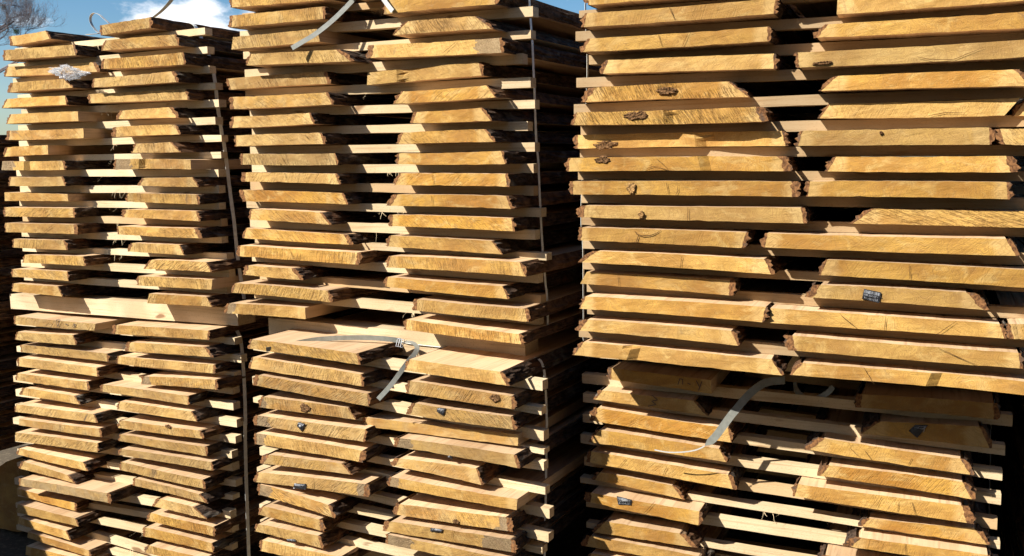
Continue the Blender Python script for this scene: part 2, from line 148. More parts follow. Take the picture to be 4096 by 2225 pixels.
"ink",[-0.2658,1.1082,-0.2496,1.1063,-0.2632,1.1018,-0.2526,1.0973,-0.2674,1.0936]],["3LL1","ink",[-0.2964,1.062,-0.2909,1.0816,-0.2819,1.0801,-0.2818,1.0643]],["3LL1","ink",[-0.2674,
1.07,-0.2585,1.0667]],["3LL1","ink",[-0.2419,1.08,-0.233,1.0627]],["3LL1","ink",[-0.2254,1.0791,-0.2351,1.0502]],["3LL2","ink",[-0.3742,1.0239,-0.3577,1.0106,-0.3758,1.0057,-0.3626,
0.997,-0.3873,0.9891]],["3UL11","crack",[-0.3649,1.5328,-0.3575,1.5227,-0.3425,1.5192,-0.3187,1.5213,-0.3025,1.5279,-0.2923,1.5352]],["3UL11","crack",[-0.3545,1.5184,-0.362,1.4993]],
["3UL10","crack",[-0.2199,1.5971,-0.2202,1.5617]],["3UL9","crack",[-0.2495,1.662,-0.2471,1.6394,-0.2536,1.6267]],["3UL9","crack",[-0.2784,1.6622,-0.271,1.6268]],["3UL8","crack",[-0.3465,
1.6937,-0.3127,1.7052,-0.2952,1.7021,-0.2705,1.6933,-0.2375,1.6924]],["3UL8","crack",[-0.304,1.7248,-0.2865,1.7105,-0.2705,1.6939]],["3UR15","crack",[0.2251,1.1981,0.2362,1.1798,0.2506,
1.1563]],["3UR11","crack",[0.3206,1.4606,0.3243,1.4227]],["3UR3","crack",[0.3207,1.9522,0.3532,1.9429,0.4008,1.9413,0.4598,1.9642]],["3UR5","crack",[0.3486,1.8152,0.3881,1.8226,0.4296,
1.8199]],["3UL13","crack",[-0.4231,1.4082,-0.421,1.3709]],["3UR14","crack",[0.3918,1.2595,0.4791,1.2223]],["3UL12","crack",[-0.235,1.4671,-0.2398,1.4318]],["3LL5","crack",[-0.3297,0.8083,
-0.3376,0.7913,-0.3422,0.7731]],["3LL5","crack",[-0.458,0.8156,-0.486,0.7813]],["3LL7","crack",[-0.3621,0.6996,-0.3972,0.6557]],["3LR5","crack",[0.2711,0.7945,0.2551,0.7585]],["3LR5",
"crack",[0.3143,0.7887,0.3127,0.7579]],["3LR5","crack",[0.3477,0.7904,0.3565,0.7568]],["3LR7","crack",[0.3336,0.6763,0.3373,0.6403]],["3LR3","crack",[0.1859,0.9272,0.2131,0.9012]],["3LR3",
"crack",[0.2244,0.9228,0.2449,0.8962]],["3LR3","crack",[0.3435,0.9164,0.3353,0.8968]],["2LL1","crack",[-0.2446,1.1405,-0.2307,1.106]],["2LL3","crack",[-0.1738,1.0064,-0.1638,0.9841]],
["2UL9","crack",[-0.3644,1.7526,-0.3493,1.7292]],["2UL10","crack",[-0.3649,1.6987,-0.3548,1.6699]],["2UL14","crack",[-0.3651,1.4421,-0.3434,1.406]],["2UR9","crack",[0.2342,1.6915,0.2382,
1.6572]],["2UR10","crack",[0.2255,1.6258,0.2303,1.5913]],["2UR3","crack",[0.324,2.0816,0.2739,2.0507]],["2UR11","crack",[0.2742,1.5533,0.2833,1.5337]],["1UL13","crack",[-0.3295,1.5082,
-0.4079,1.4709]],["1UL12","crack",[-0.387,1.5698,-0.393,1.5374]],["1UR13","crack",[0.2966,1.5066,0.3019,1.4712]],["1UR13","crack",[0.4145,1.4952,0.3688,1.4727]],["1UR5","crack",[0.1508,
2.0058,0.1709,1.9734]],["1LL13","crack",[-0.5941,0.3037,-0.5523,0.306]],["1LL8","crack",[-0.4001,0.6784,-0.4077,0.6423]],["1LL10","crack",[-0.3711,0.5349,-0.3773,0.5097]],["1LR10","crack",
[0.3566,0.5593,0.3318,0.5232]],["1LR11","crack",[0.3426,0.5027,0.3323,0.4767]],["1UL7","crack",[-0.3251,1.8488,-0.2904,1.8645,-0.2582,1.8615]],["2LL8","crack",[-0.2021,0.6916,-0.2089,
0.648]],["2LR8","crack",[0.3561,0.6281,0.332,0.6255]],["2LR9","crack",[0.336,0.6077,0.3295,0.5769]],["2UL8","crack",[-0.2654,1.8238,-0.2481,1.8058]],["3UL1","crack",[-0.3058,2.1415,
-0.3346,2.1303]],["3UL2","crack",[-0.2729,2.1162,-0.2558,2.0798]],["3UL3","crack",[-0.3027,2.0513,-0.2926,2.0177]],["3UL3","crack",[-0.2206,2.0496,-0.2372,2.0155]],["3UR13","crack",
[0.1661,1.3278,0.2076,1.2945]],["3UR13","crack",[0.2726,1.3292,0.27,1.2914]],["3UR13","crack",[0.4293,1.3256,0.3838,1.2875]]],"knots":[["3UL7",-0.4642,1.7651,0.0397,0.0151],["3UL8",
-0.4565,1.724,0.0256,0.0115],["2LR2",0.4938,1.0399,0.0218,0.0165],["3UL5",-0.2887,1.9039,0.0338,0.0144],["3UL6",-0.3656,1.8406,0.0378,0.0145],["3UR3",0.1095,1.9497,0.029,0.0054],["3UR6",
0.248,1.7778,0.0056,0.0048],["2LR8",0.3429,0.6321,0.0145,0.0096],["2LL4",-0.2388,0.9217,0.0269,0.0189],["3UL9",-0.3743,1.6456,0.0153,0.0188],["3UL10",-0.3475,1.5764,0.0111,0.0121],["1LR7",
0.2492,0.7483,0.0191,0.0089]],"stickers":{"1U":[[-0.631,2.2145,0.4598,2.2094,0.0247,0.088],[-0.673,2.1523,0.4731,2.1418,0.0249,0.088],[-0.6478,2.0916,0.4803,2.0731,0.0266,0.088],[-0.6395,
2.0261,0.4942,2.0145,0.0236,0.088],[-0.6393,1.9644,0.4956,1.953,0.0268,0.088],[-0.6478,1.8998,0.487,1.8911,0.0265,0.088],[-0.6645,1.8357,0.5044,1.8275,0.0252,0.088],[-0.6727,1.7737,
0.4973,1.7667,0.0234,0.088],[-0.6723,1.714,0.4974,1.7016,0.0274,0.088],[-0.664,1.6464,0.4903,1.6431,0.0286,0.088],[-0.6803,1.5869,0.4831,1.5816,0.0252,0.088],[-0.6801,1.5227,0.4809,
1.5212,0.0274,0.088],[-0.6886,1.457,0.4824,1.4587,0.0271,0.088],[-0.6919,1.3925,0.5028,1.3965,0.0237,0.088],[-0.6966,1.3293,0.5171,1.3354,0.0281,0.088],[-0.7015,1.2669,0.4933,1.2691,
0.0262,0.088]],"1L":[[-0.7707,1.0664,0.525,1.0812,0.0267,0.08],[-0.7794,1.0009,0.5453,1.0161,0.028,0.08],[-0.7869,0.9466,0.5094,0.9514,0.0249,0.08],[-0.7954,0.8824,0.4985,0.89,0.0256,
0.08],[-0.804,0.8139,0.5133,0.8365,0.0279,0.08],[-0.8128,0.748,0.5148,0.7689,0.03,0.08],[-0.8213,0.6829,0.5063,0.7047,0.0264,0.08],[-0.8293,0.6208,0.4931,0.6476,0.0267,0.08],[-0.8394,
0.5363,0.4823,0.5943,0.03,0.08],[-0.8484,0.4703,0.4839,0.5282,0.0272,0.08],[-0.8558,0.4113,0.4669,0.4698,0.019,0.08],[-0.8655,0.3363,0.4622,0.405,0.03,0.08],[-0.8747,0.2713,0.4533,0.3383,
0.0243,0.08],[-0.8823,0.2167,0.4524,0.2703,0.0241,0.08],[-0.8901,0.1769,0.4412,0.1442,0.0261,0.08],[-0.8981,0.1089,0.4348,0.1201,0.0234,0.08]],"2U":[[-0.6194,2.2488,0.5242,2.2196,0.0218,
0.09],[-0.6183,2.1825,0.5395,2.161,0.0283,0.09],[-0.6113,2.1128,0.5302,2.0965,0.0251,0.09],[-0.604,2.0486,0.5041,2.0274,0.0291,0.09],[-0.6088,1.9793,0.528,1.9568,0.03,0.09],[-0.5957,
1.9109,0.5395,1.8927,0.0258,0.09],[-0.6001,1.8473,0.5091,1.8299,0.0264,0.09],[-0.6106,1.7823,0.5333,1.7666,0.0268,0.09],[-0.6092,1.7159,0.5264,1.7033,0.0273,0.09],[-0.611,1.6559,0.5313,
1.6361,0.0287,0.09],[-0.6362,1.5892,0.5531,1.5706,0.0265,0.09],[-0.6227,1.5218,0.5335,1.5029,0.03,0.09],[-0.6089,1.4596,0.568,1.4369,0.0215,0.09],[-0.6168,1.3969,0.5442,1.3704,0.0286,
0.09],[-0.5934,1.3304,0.5475,1.3053,0.0279,0.09],[-0.6285,1.2602,0.538,1.2402,0.03,0.09]],"2L":[[-0.5341,1.096,0.6058,1.0666,0.03,0.08],[-0.5387,1.0325,0.6065,0.9926,0.0233,0.08],[-0.5372,
0.9724,0.6121,0.9178,0.0299,0.08],[-0.5416,0.9008,0.6113,0.8692,0.0169,0.08],[-0.5223,0.8282,0.6081,0.8231,0.0278,0.08],[-0.5386,0.7669,0.6155,0.7505,0.0238,0.08],[-0.5307,0.7131,0.6228,
0.6767,0.03,0.08],[-0.5414,0.6415,0.6219,0.603,0.0254,0.08],[-0.5461,0.567,0.5942,0.5531,0.0231,0.08],[-0.5504,0.5003,0.601,0.4983,0.0228,0.08],[-0.5482,0.4427,0.6028,0.442,0.0197,0.08]],
"3U":[[-0.5467,2.1281,0.644,2.1168,0.0186,0.075],[-0.5583,2.0694,0.6475,2.0481,0.0257,0.075],[-0.5255,2.005,0.6506,1.9888,0.0269,0.075],[-0.5572,1.9413,0.6538,1.9229,0.0267,0.075],[-0.5653,
1.8684,0.6569,1.8648,0.0267,0.075],[-0.5456,1.8071,0.6602,1.7973,0.0265,0.075],[-0.5483,1.7456,0.6636,1.7285,0.0255,0.075],[-0.5594,1.6817,0.6667,1.6672,0.0243,0.075],[-0.5509,1.6168,
0.67,1.6018,0.0279,0.075],[-0.5476,1.5531,0.6732,1.5361,0.0256,0.075],[-0.5428,1.487,0.6765,1.4704,0.0276,0.075],[-0.5464,1.4251,0.6799,1.402,0.0238,0.075],[-0.5339,1.3604,0.6831,1.3381,
0.0275,0.075],[-0.5305,1.2967,0.6864,1.2694,0.0278,0.075],[-0.5541,1.2308,0.6899,1.2012,0.03,0.075]],"3L":[[-0.6207,1.0403,0.5826,1.0225,0.03,0.07],[-0.617,0.9787,0.5684,0.941,0.0275,
0.07],[-0.62,0.9119,0.5654,0.8698,0.0268,0.07],[-0.629,0.8417,0.5654,0.8021,0.0296,0.07],[-0.6186,0.7681,0.5596,0.7304,0.03,0.07],[-0.6292,0.7075,0.568,0.6762,0.0184,0.07],[-0.6153,
0.6304,0.5676,0.618,0.03,0.07],[-0.6116,0.5571,0.5675,0.5409,0.0186,0.07],[-0.612,0.5047,0.5668,0.481,0.0197,0.07]]},"beam1":[-0.8028,1.1956,0.5483,1.212,0.5402,1.1367,-0.8057,1.1182],
"beam2":[-0.5646,1.1789,0.6101,1.2229,0.6073,1.1326,-0.5697,1.1407],"film":[-0.3082,2.1282,-0.0627,2.0628],"buckle":[0.0548,1.1411],"log":[[-1.52,0.03],[-1.5,0.12],[-1.43,0.21],[-1.32,
0.27],[-1.2,0.312],[-1.146,0.342],[-1.085,0.365],[-1.02,0.38],[-0.985,0.36],[-0.975,0.3],[-0.985,0.15],[-1.0,0.03],[-1.1,0],[-1.3,-0.01],[-1.45,0]],"limbs":[[[-14.767,26,4.755],[-14.288,
26,5.179],[-13.912,26,5.457],[-13.769,26,5.584],[-13.674,26,5.66],[-13.579,26,5.752],[-13.503,26,5.82],[-13.391,26,5.886],[-13.324,26,5.962],[-13.25,26,6.004],[-13.142,26,6.036]],[[-14.721,
26,5.273],[-14.163,26,5.608],[-13.892,26,5.685],[-13.785,26,5.704],[-13.649,26,5.754],[-13.512,26,5.811]],[[-14.5,26,5.785],[-13.899,26,5.603],[-13.772,26,5.55],[-13.556,26,5.494]],
[[-13.891,26,5.698],[-13.63,26,5.659],[-13.408,26,5.681],[-13.233,26,5.678]],[[-13.531,26,4.735],[-13.266,26,5.481],[-13.229,26,5.609],[-13.217,26,5.764],[-13.225,26,5.884]],[[-13.443,
26,4.733],[-13.169,26,5.488],[-13.141,26,5.616],[-13.111,26,5.762],[-13.062,26,5.932]],[[-13.685,26,5.634],[-13.61,26,5.581],[-13.536,26,5.529]],[[-14.397,26,5.954],[-13.853,26,6.151],
[-13.647,26,6.19],[-13.495,26,6.222],[-13.382,26,6.211],[-13.318,26,6.244],[-13.227,26,6.285]],[[-13.383,26,6.203],[-13.308,26,6.159]],[[-13.721,26,5.738],[-13.712,26,5.84],[-13.652,
26,5.925],[-13.575,26,6.001],[-13.502,26,6.042]],[[-13.568,26,5.983],[-13.518,26,5.846]],[[-14.38,26,5.138],[-13.934,26,5.199],[-13.71,26,5.23]],[[-13.505,26,5.794],[-13.357,26,5.766],
[-13.227,26,5.747]],[[-13.819,26,6.542],[-13.663,26,6.318],[-13.394,26,6.382]],[[-13.141,26,5.616],[-13.03,26,5.675],[-12.924,26,5.69],[-12.839,26,5.646]],[[-13.129,26,5.762],[-12.999,
26,5.846],[-12.921,26,5.947]],[[-13.129,26,5.548],[-12.932,26,5.587],[-12.794,26,5.654],[-12.657,26,5.72]],[[-13.225,26,5.884],[-13.232,26,6.004],[-13.17,26,6.122]],[[-12.794,26,5.654],
[-12.667,26,5.6]],[[-14.119,26,6.121],[-13.838,26,6.321],[-13.608,26,6.454]]],"mistle":[[[-13.744,26,6.191],0.1],[[-13.456,26,5.527],0.095]]}''')
random.seed(11)
U = random.uniform

# ------------------------------------------------------------------ materials
class NT:
    def __init__(s, name):
        s.m = bpy.data.materials.new(name); s.m.use_nodes = True
        s.t = s.m.node_tree; s.b = s.t.nodes['Principled BSDF']
    def n(s, t, ins=None, **k):
        x = s.t.nodes.new(t)
        for a, b in k.items(): setattr(x, a, b)
        for a, b in (ins or {}).items():
            if isinstance(b, bpy.types.NodeSocket): s.t.links.new(b, x.inputs[a])
            else: x.inputs[a].default_value = b
        return x
    def math(s, op, a, b=0.0): return s.n('ShaderNodeMath', {0: a, 1: b}, operation=op).outputs[0]
    def vec(s, op, a, b=(0, 0, 0)): return s.n('ShaderNodeVectorMath', {0: a, 1: b}, operation=op).outputs[0]
    def mix(s, f, a, b, mode='MIX'):
        x = s.n('ShaderNodeMix', {'Factor': f}, data_type='RGBA', blend_type=mode)
        for k, v in (('A', a), ('B', b)):
            if isinstance(v, bpy.types.NodeSocket): s.t.links.new(v, x.inputs[k])
            else: x.inputs[k].default_value = (*v, 1)
        return x.outputs['Result']
    def noise(s, v, scale, detail=3, rough=.5, dist=0.0):
        return s.n('ShaderNodeTexNoise', {'Vector': v, 'Scale': scale, 'Detail': detail, 'Roughness': rough, 'Distortion': dist}).outputs['Fac']
    def rng(s, v, a, b, c=0.0, d=1.0, smooth=True):
        return s.n('ShaderNodeMapRange', {'Value': v, 'From Min': a, 'From Max': b, 'To Min': c, 'To Max': d}, interpolation_type='SMOOTHSTEP' if smooth else 'LINEAR').outputs[0]
    def attr(s, name): return s.n('ShaderNodeAttribute', attribute_type='OBJECT', attribute_name=name)
    def objc(s): return s.n('ShaderNodeTexCoord').outputs['Object']
    def map(s, v, loc=(0, 0, 0), rot=(0, 0, 0), sc=(1, 1, 1)):
        return s.n('ShaderNodeMapping', {'Vector': v, 'Location': loc, 'Rotation': rot, 'Scale': sc}).outputs[0]
    def bump(s, h, strength, dist):
        x = s.n('ShaderNodeBump', {'Height': h, 'Strength': strength, 'Distance': dist}); s.t.links.new(x.outputs[0], s.b.inputs['Normal'])
    def out(s, col, rough=.8, spec=.2):
        if isinstance(col, bpy.types.NodeSocket): s.t.links.new(col, s.b.inputs['Base Color'])
        else: s.b.inputs['Base Color'].default_value = (*col, 1)
        if isinstance(rough, bpy.types.NodeSocket): s.t.links.new(rough, s.b.inputs['Roughness'])
        else: s.b.inputs['Roughness'].default_value = rough
        s.b.inputs['Specular IOR Level'].default_value = spec
        return s.m

def mat_end():
    t = NT('oak_end_grain')
    v = t.objc(); seed = t.attr('seed').outputs['Fac']
    off = t.n('ShaderNodeCombineXYZ', {0: seed, 1: 0.0, 2: seed}).outputs[0]
    p = t.vec('SUBTRACT', v, t.attr('pith').outputs['Vector'])
    warp = t.n('ShaderNodeTexNoise', {'Vector': t.vec('ADD', v, off), 'Scale': 9.0, 'Detail': 2.0}).outputs['Color']
    p = t.vec('ADD', p, t.vec('SCALE', t.vec('SUBTRACT', warp, (.5, .5, .5)), (0, 0, 0)))
    flat = t.vec('MULTIPLY', p, (1, 0, 1))
    r = t.n('ShaderNodeVectorMath', {0: flat}, operation='LENGTH').outputs['Value']
    sx = t.n('ShaderNodeSeparateXYZ', {0: p})
    ang = t.math('ARCTAN2', sx.outputs['Z'], sx.outputs['X'])
    pol = t.n('ShaderNodeCombineXYZ', {0: t.math('MULTIPLY', ang, 34.0), 1: t.math('MULTIPLY', r, 9.0), 2: seed}).outputs[0]
    rays = t.noise(pol, 1.0, 4, .65)
    ringc = t.n('ShaderNodeCombineXYZ', {0: t.math('MULTIPLY', ang, 2.2), 1: t.math('MULTIPLY', r, 190.0), 2: seed}).outputs[0]
    rings = t.noise(ringc, 1.0, 3, .6)
    # saw tear: short dark fibres along one slant
    rot = t.n('ShaderNodeVectorRotate', {'Vector': v, 'Axis': (0, 1, 0), 'Angle': t.attr('slant').outputs['Fac']}, rotation_type='AXIS_ANGLE').outputs[0]
    tv = t.vec('ADD', t.map(rot, sc=(330, 20, 30)), off)
    tear = t.noise(tv, 1.0, 3, .6, .6)
    tear2 = t.noise(t.vec('ADD', t.map(rot, sc=(120, 20, 14)), off), 1.0, 3, .55, .5)
    patch = t.noise(t.vec('ADD', t.map(v, sc=(5, 5, 9)), off), 1.0, 3, .55)
    patch2 = t.noise(t.vec('ADD', t.map(v, sc=(14, 5, 22), loc=(3, 1, 2)), off), 1.0, 4, .6, 1.0)
    speck = t.noise(t.vec('ADD', t.map(v, sc=(420, 420, 420)), off), 1.0, 2, .5)
    warm = t.attr('warm').outputs['Fac']; grey = t.attr('grey').outputs['Fac']; rough = t.attr('tear').outputs['Fac']
    base = t.mix(warm, (.66, .445, .155), (.67, .375, .058))
    base = t.mix(t.rng(patch, .38, .62), base, t.mix(warm, (.46, .28, .085), (.47, .215, .028)))
    base = t.mix(t.rng(patch2, .50, .70, 0, .7), base, (.74, .52, .20))
    wob = t.math('MULTIPLY', t.math('SUBTRACT', patch, .5), 9.0)
    sine = t.math('SINE', t.math('ADD', t.math('MULTIPLY', r, 560.0), t.math('ADD', wob, t.math('MULTIPLY', rings, 5.0))))
    base = t.mix(t.rng(sine, .0, 1.0, 0, .36), base, (.34, .19, .06))
    base = t.mix(t.rng(rings, .50, .70, 0, .30), base, (.36, .21, .075))
    hw = t.attr('half').outputs['Fac']
    edge = t.math('SUBTRACT', t.math('ABSOLUTE', t.n('ShaderNodeSeparateXYZ', {0: v}).outputs['X']), hw)
    sap = t.rng(t.math('ADD', edge, t.math('MULTIPLY', t.math('SUBTRACT', patch2, .5), .03)), -.045, -.022, 0, .55)
    base = t.mix(sap, base, (.78, .56, .25))
    arc = t.noise(t.n('ShaderNodeCombineXYZ', {0: t.math('MULTIPLY', ang, 1.1), 1: t.math('MULTIPLY', r, 62.0), 2: seed}).outputs[0], 1.0, 2, .5)
    base = t.mix(t.math('MULTIPLY', t.rng(arc, .50, .62), .34), base, (.36, .20, .06))
    base = t.mix(t.rng(rays, .54, .70, 0, .38), base, (.36, .21, .075))
    mask = t.rng(t.noise(t.vec('ADD', t.map(v, sc=(7, 5, 13), loc=(9, 2, 4)), off), 1.0, 2, .5), .30, .54)
    lines = t.math('MULTIPLY', t.rng(tear, .50, .62), t.math('MULTIPLY', mask, rough))
    lines2 = t.math('MULTIPLY', t.rng(tear2, .54, .64), t.math('MULTIPLY', mask, rough))
    base = t.mix(t.math('MULTIPLY', lines, .66), base, (.20, .105, .030))
    base = t.mix(t.math('MULTIPLY', lines2, .45), base, (.26, .14, .045))
    base = t.mix(t.rng(speck, .66, .74, 0, .35), base, (.78, .62, .38))
    g2 = t.math('MULTIPLY', grey, t.rng(patch2, .30, .62, .35, 1.0))
    base = t.mix(g2, base, (.40, .315, .20))
    stain = t.math('MULTIPLY', t.rng(t.noise(t.vec('ADD', t.map(rot, sc=(16, 5, 6), loc=(5, 7, 1)), off), 1.0, 4, .6, .8), .64, .74), t.attr('stain').outputs['Fac'])
    base = t.mix(stain, base, (.085, .075, .075))
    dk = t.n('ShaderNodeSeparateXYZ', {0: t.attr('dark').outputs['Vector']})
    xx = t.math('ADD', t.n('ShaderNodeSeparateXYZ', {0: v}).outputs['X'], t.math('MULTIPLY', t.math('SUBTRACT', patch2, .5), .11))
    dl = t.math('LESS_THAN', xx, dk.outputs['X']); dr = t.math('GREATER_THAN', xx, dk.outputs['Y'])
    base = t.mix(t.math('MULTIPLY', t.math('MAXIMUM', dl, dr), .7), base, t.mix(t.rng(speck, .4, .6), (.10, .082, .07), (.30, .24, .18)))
    tone = t.attr('tone').outputs['Fac']
    tc_ = t.n('ShaderNodeCombineXYZ', {0: t.math('MULTIPLY', tone, 1.05), 1: t.math('MULTIPLY', tone, .985), 2: t.math('MULTIPLY', tone, .88)}).outputs[0]
    base = t.mix(1.0, base, tc_, 'MULTIPLY')
    h = t.math('SUBTRACT', t.math('MULTIPLY', speck, .35), t.math('ADD', lines, t.math('MULTIPLY', lines2, 1.2)))
    h = t.math('ADD', h, t.math('MULTIPLY', rings, .3))
    t.bump(h, .9, .0022)
    return t.out(base, .75, .25)

def mat_sawn():
    t = NT('oak_sawn_face')
    v = t.objc(); seed = t.attr('seed').outputs['Fac']
    off = t.n('ShaderNodeCombineXYZ', {0: seed, 1: 0.0, 2: seed}).outputs[0]
    g = t.noise(t.vec('ADD', t.map(v, sc=(75, 3.5, 75)), off), 1.0, 4, .6, .5)
    g2 = t.noise(t.vec('ADD', t.map(v, sc=(12, 1.2, 12)), off), 1.0, 3, .5)
    kerf = t.noise(t.vec('ADD', t.map(v, sc=(3, 160, 3)), off), 1.0, 2, .5)
    base = t.mix(t.rng(g2, .35, .65), (.86, .60, .36), (.68, .45, .25))
    base = t.mix(t.rng(g, .48, .68, 0, .6), base, (.48, .29, .15))
    base = t.mix(t.rng(kerf, .55, .75, 0, .18), base, (.40, .27, .16))
    st = t.math('MULTIPLY', t.rng(t.noise(t.vec('ADD', t.map(v, sc=(9, 6, 9), loc=(4, 4, 4)), off), 1.0, 4, .6, 1.0), .62, .74), .5)
    base = t.mix(st, base, (.30, .23, .17))
    tone = t.attr('tone').outputs['Fac']
    base = t.mix(1.0, base, t.n('ShaderNodeCombineXYZ', {0: tone, 1: tone, 2: tone}).outputs[0], 'MULTIPLY')
    t.bump(t.math('ADD', g, t.math('MULTIPLY', kerf, .5)), .35, .001)
    return t.out(base, .8, .2)

def mat_pine(name, a, b, dark):
    t = NT(name)
    v = t.objc(); seed = t.attr('seed').outputs['Fac']
    off = t.n('ShaderNodeCombineXYZ', {0: seed, 1: seed, 2: 0.0}).outputs[0]
    g = t.noise(t.vec('ADD', t.map(v, sc=(3.0, 90, 150)), off), 1.0, 4, .6, .6)
    w = t.noise(t.vec('ADD', t.map(v, sc=(5, 5, 5)), off), 1.0, 2, .5)
    fz = t.noise(t.vec('ADD', t.map(v, sc=(160, 300, 300)), off), 1.0, 2, .5)
    knot = t.rng(t.noise(t.vec('ADD', t.map(v, sc=(9, 26, 26), loc=(2, 7, 4)), off), 1.0, 1, .4), .70, .80)
    base = t.mix(t.rng(w, .35, .65), a, b)
    base = t.mix(t.rng(g, .50, .70, 0, .5), base, dark)
    base = t.mix(t.rng(fz, .56, .70, 0, .4), base, dark)
    base = t.mix(t.math('MULTIPLY', knot, .8), base, (.22, .10, .04))
    red = t.attr('red').outputs['Fac']
    base = t.mix(red, base, (.56, .295, .10))
    tone = t.attr('tone').outputs['Fac']
    base = t.mix(1.0, base, t.n('ShaderNodeCombineXYZ', {0: tone, 1: tone, 2: tone}).outputs[0], 'MULTIPLY')
    t.bump(t.math('ADD', g, t.math('MULTIPLY', fz, .8)), .4, .001)
    return t.out(base, .8, .2)

def mat_bark():
    t = NT('oak_bark')
    v = t.objc(); seed = t.attr('seed').outputs['Fac']
    off = t.n('ShaderNodeCombineXYZ', {0: seed, 1: 0.0, 2: seed}).outputs[0]
    a = t.noise(t.vec('ADD', t.map(v, sc=(70, 28, 60)), off), 1.0, 5, .65, .8)
    b = t.noise(t.vec('ADD', t.map(v, sc=(18, 9, 18)), off), 1.0, 3, .55)
    base = t.mix(t.rng(a, .35, .66), (.026, .017, .012), (.090, .058, .040))
    base = t.mix(t.rng(b, .55, .72, 0, .7), base, (.17, .155, .13))
    base = t.mix(t.rng(b, .42, .28, 0, .6), base, (.16, .066, .028))
    t.bump(a, 1.0, .006)
    return t.out(base, .95, .1)

def mat_barkcut():
    t = NT('bark_cut_edge')
    v = t.objc(); seed = t.attr('seed').outputs['Fac']
    off = t.n('ShaderNodeCombineXYZ', {0: seed, 1: 0.0, 2: seed}).outputs[0]
    a = t.noise(t.vec('ADD', t.map(v, sc=(150, 60, 110)), off), 1.0, 4, .6, .5)
    b = t.noise(t.vec('ADD', t.map(v, sc=(40, 20, 30)), off), 1.0, 2, .6)
    base = t.mix(t.rng(a, .35, .65), (.085, .040, .019), (.26, .125, .050))
    base = t.mix(t.rng(b, .56, .70, 0, .7), base, (.10, .070, .050))
    t.bump(a, .9, .002)
    return t.out(base, .9, .1)

def mat_plain(name, col, rough=.7, spec=.3, var=.0, sc=40):
    t = NT(name)
    if var:
        n = t.noise(t.objc(), sc, 3, .6)
        c = t.mix(t.rng(n, .35, .65), tuple(x*(1-var) for x in col), tuple(min(1, x*(1+var)) for x in col))
        t.bump(n, .3, .001)
        return t.out(c, rough, spec)
    return t.out(col, rough, spec)

M_END, M_SAWN, M_BARK, M_BCUT = mat_end(), mat_sawn(), mat_bark(), mat_barkcut()
M_CAMB = mat_plain('bare_inner_bark', (.105, .055, .028), .85, .15, .45, 30)
M_PINE = mat_pine('pale_pine', (1.0, .81, .52), (.88, .67, .40), (.50, .33, .17))
M_BEAM = mat_pine('spruce_beam', (.88, .68, .43), (.70, .51, .30), (.36, .24, .13))
M_STRAP = mat_plain('grey_strap_plastic', (.21, .215, .19), .45, .4, .10, 60)
M_STRAPV = mat_plain('grey_strap_plastic_lit', (.74, .74, .68), .5, .4, .08, 60)  # same grey strap, sky light on the shaded sides put into its colour
M_STRAPW = mat_plain('white_strap_plastic', (.45, .45, .43), .4, .4, .05, 60)
M_STEEL = mat_plain('buckle_steel', (.20, .20, .21), .45, .5); M_STEEL.node_tree.nodes['Principled BSDF'].inputs['Metallic'].default_value = .9
M_TAG = mat_plain('tag_black_plastic', (.018, .019, .023), .4, .4, .2, 90)
M_INKW = mat_plain('tag_white_print', (.26, .27, .29), .6, .2)
M_CRACK = mat_plain('crack_shadow_wood', (.085, .045, .018), .95, .05)
M_INK = mat_plain('pencil_ink', (.06, .05, .05), .8, .1)
M_KNOT = mat_plain('rotten_knot', (.115, .062, .028), .95, .05, .75, 190)
M_FIBRE = mat_plain('torn_fibre', (.24, .14, .055), .95, .05, .6, 140)
M_TWIG = mat_plain('twig_bark', (.20, .175, .18), .9, .1, .2, 8)
M_MISTLE = mat_plain('mistletoe_leaf', (.055, .085, .022), .7, .2, .3, 30)

# ------------------------------------------------------------------ helpers
def link(name, verts, faces, mats, parent=None, mi=None, smooth=False):
    me = bpy.data.meshes.new(name); me.from_pydata([tuple(v) for v in verts], [], faces)
    for m in (mats if isinstance(mats, (list, tuple)) else [mats]): me.materials.append(m)
    if mi: me.polygons.foreach_set('material_index', mi)
    if smooth: me.polygons.foreach_set('use_smooth', [True]*len(me.polygons))
    me.update()
    o = bpy.data.objects.new(name, me); C.objects.link(o)
    if parent is not None: o.parent = parent
    return o
def tag(o, label, cat, group=None, kind='thing'):
    o['label'] = label
    if cat: o['category'] = cat
    if group: o['group'] = group
    if kind: o['kind'] = kind
    return o
def props(o, **k):
    for a, b in k.items(): o[a] = b
class Frame:
    def __init__(s, x, y, th):
        s.o = Vector((x, y, 0)); s.th = th
        s.e = Vector((math.cos(th), -math.sin(th), 0)); s.n = Vector((math.sin(th), math.cos(th), 0))
    def w(s, u, d, z): return s.o + s.e*u + s.n*d + Vector((0, 0, z))
FR = {k: Frame(*v) for k, v in D['frames'].items()}
def fbm(x, y=0., z=0.): return mn.fractal(Vector((x, y, z)), .6, 2.1, 4)

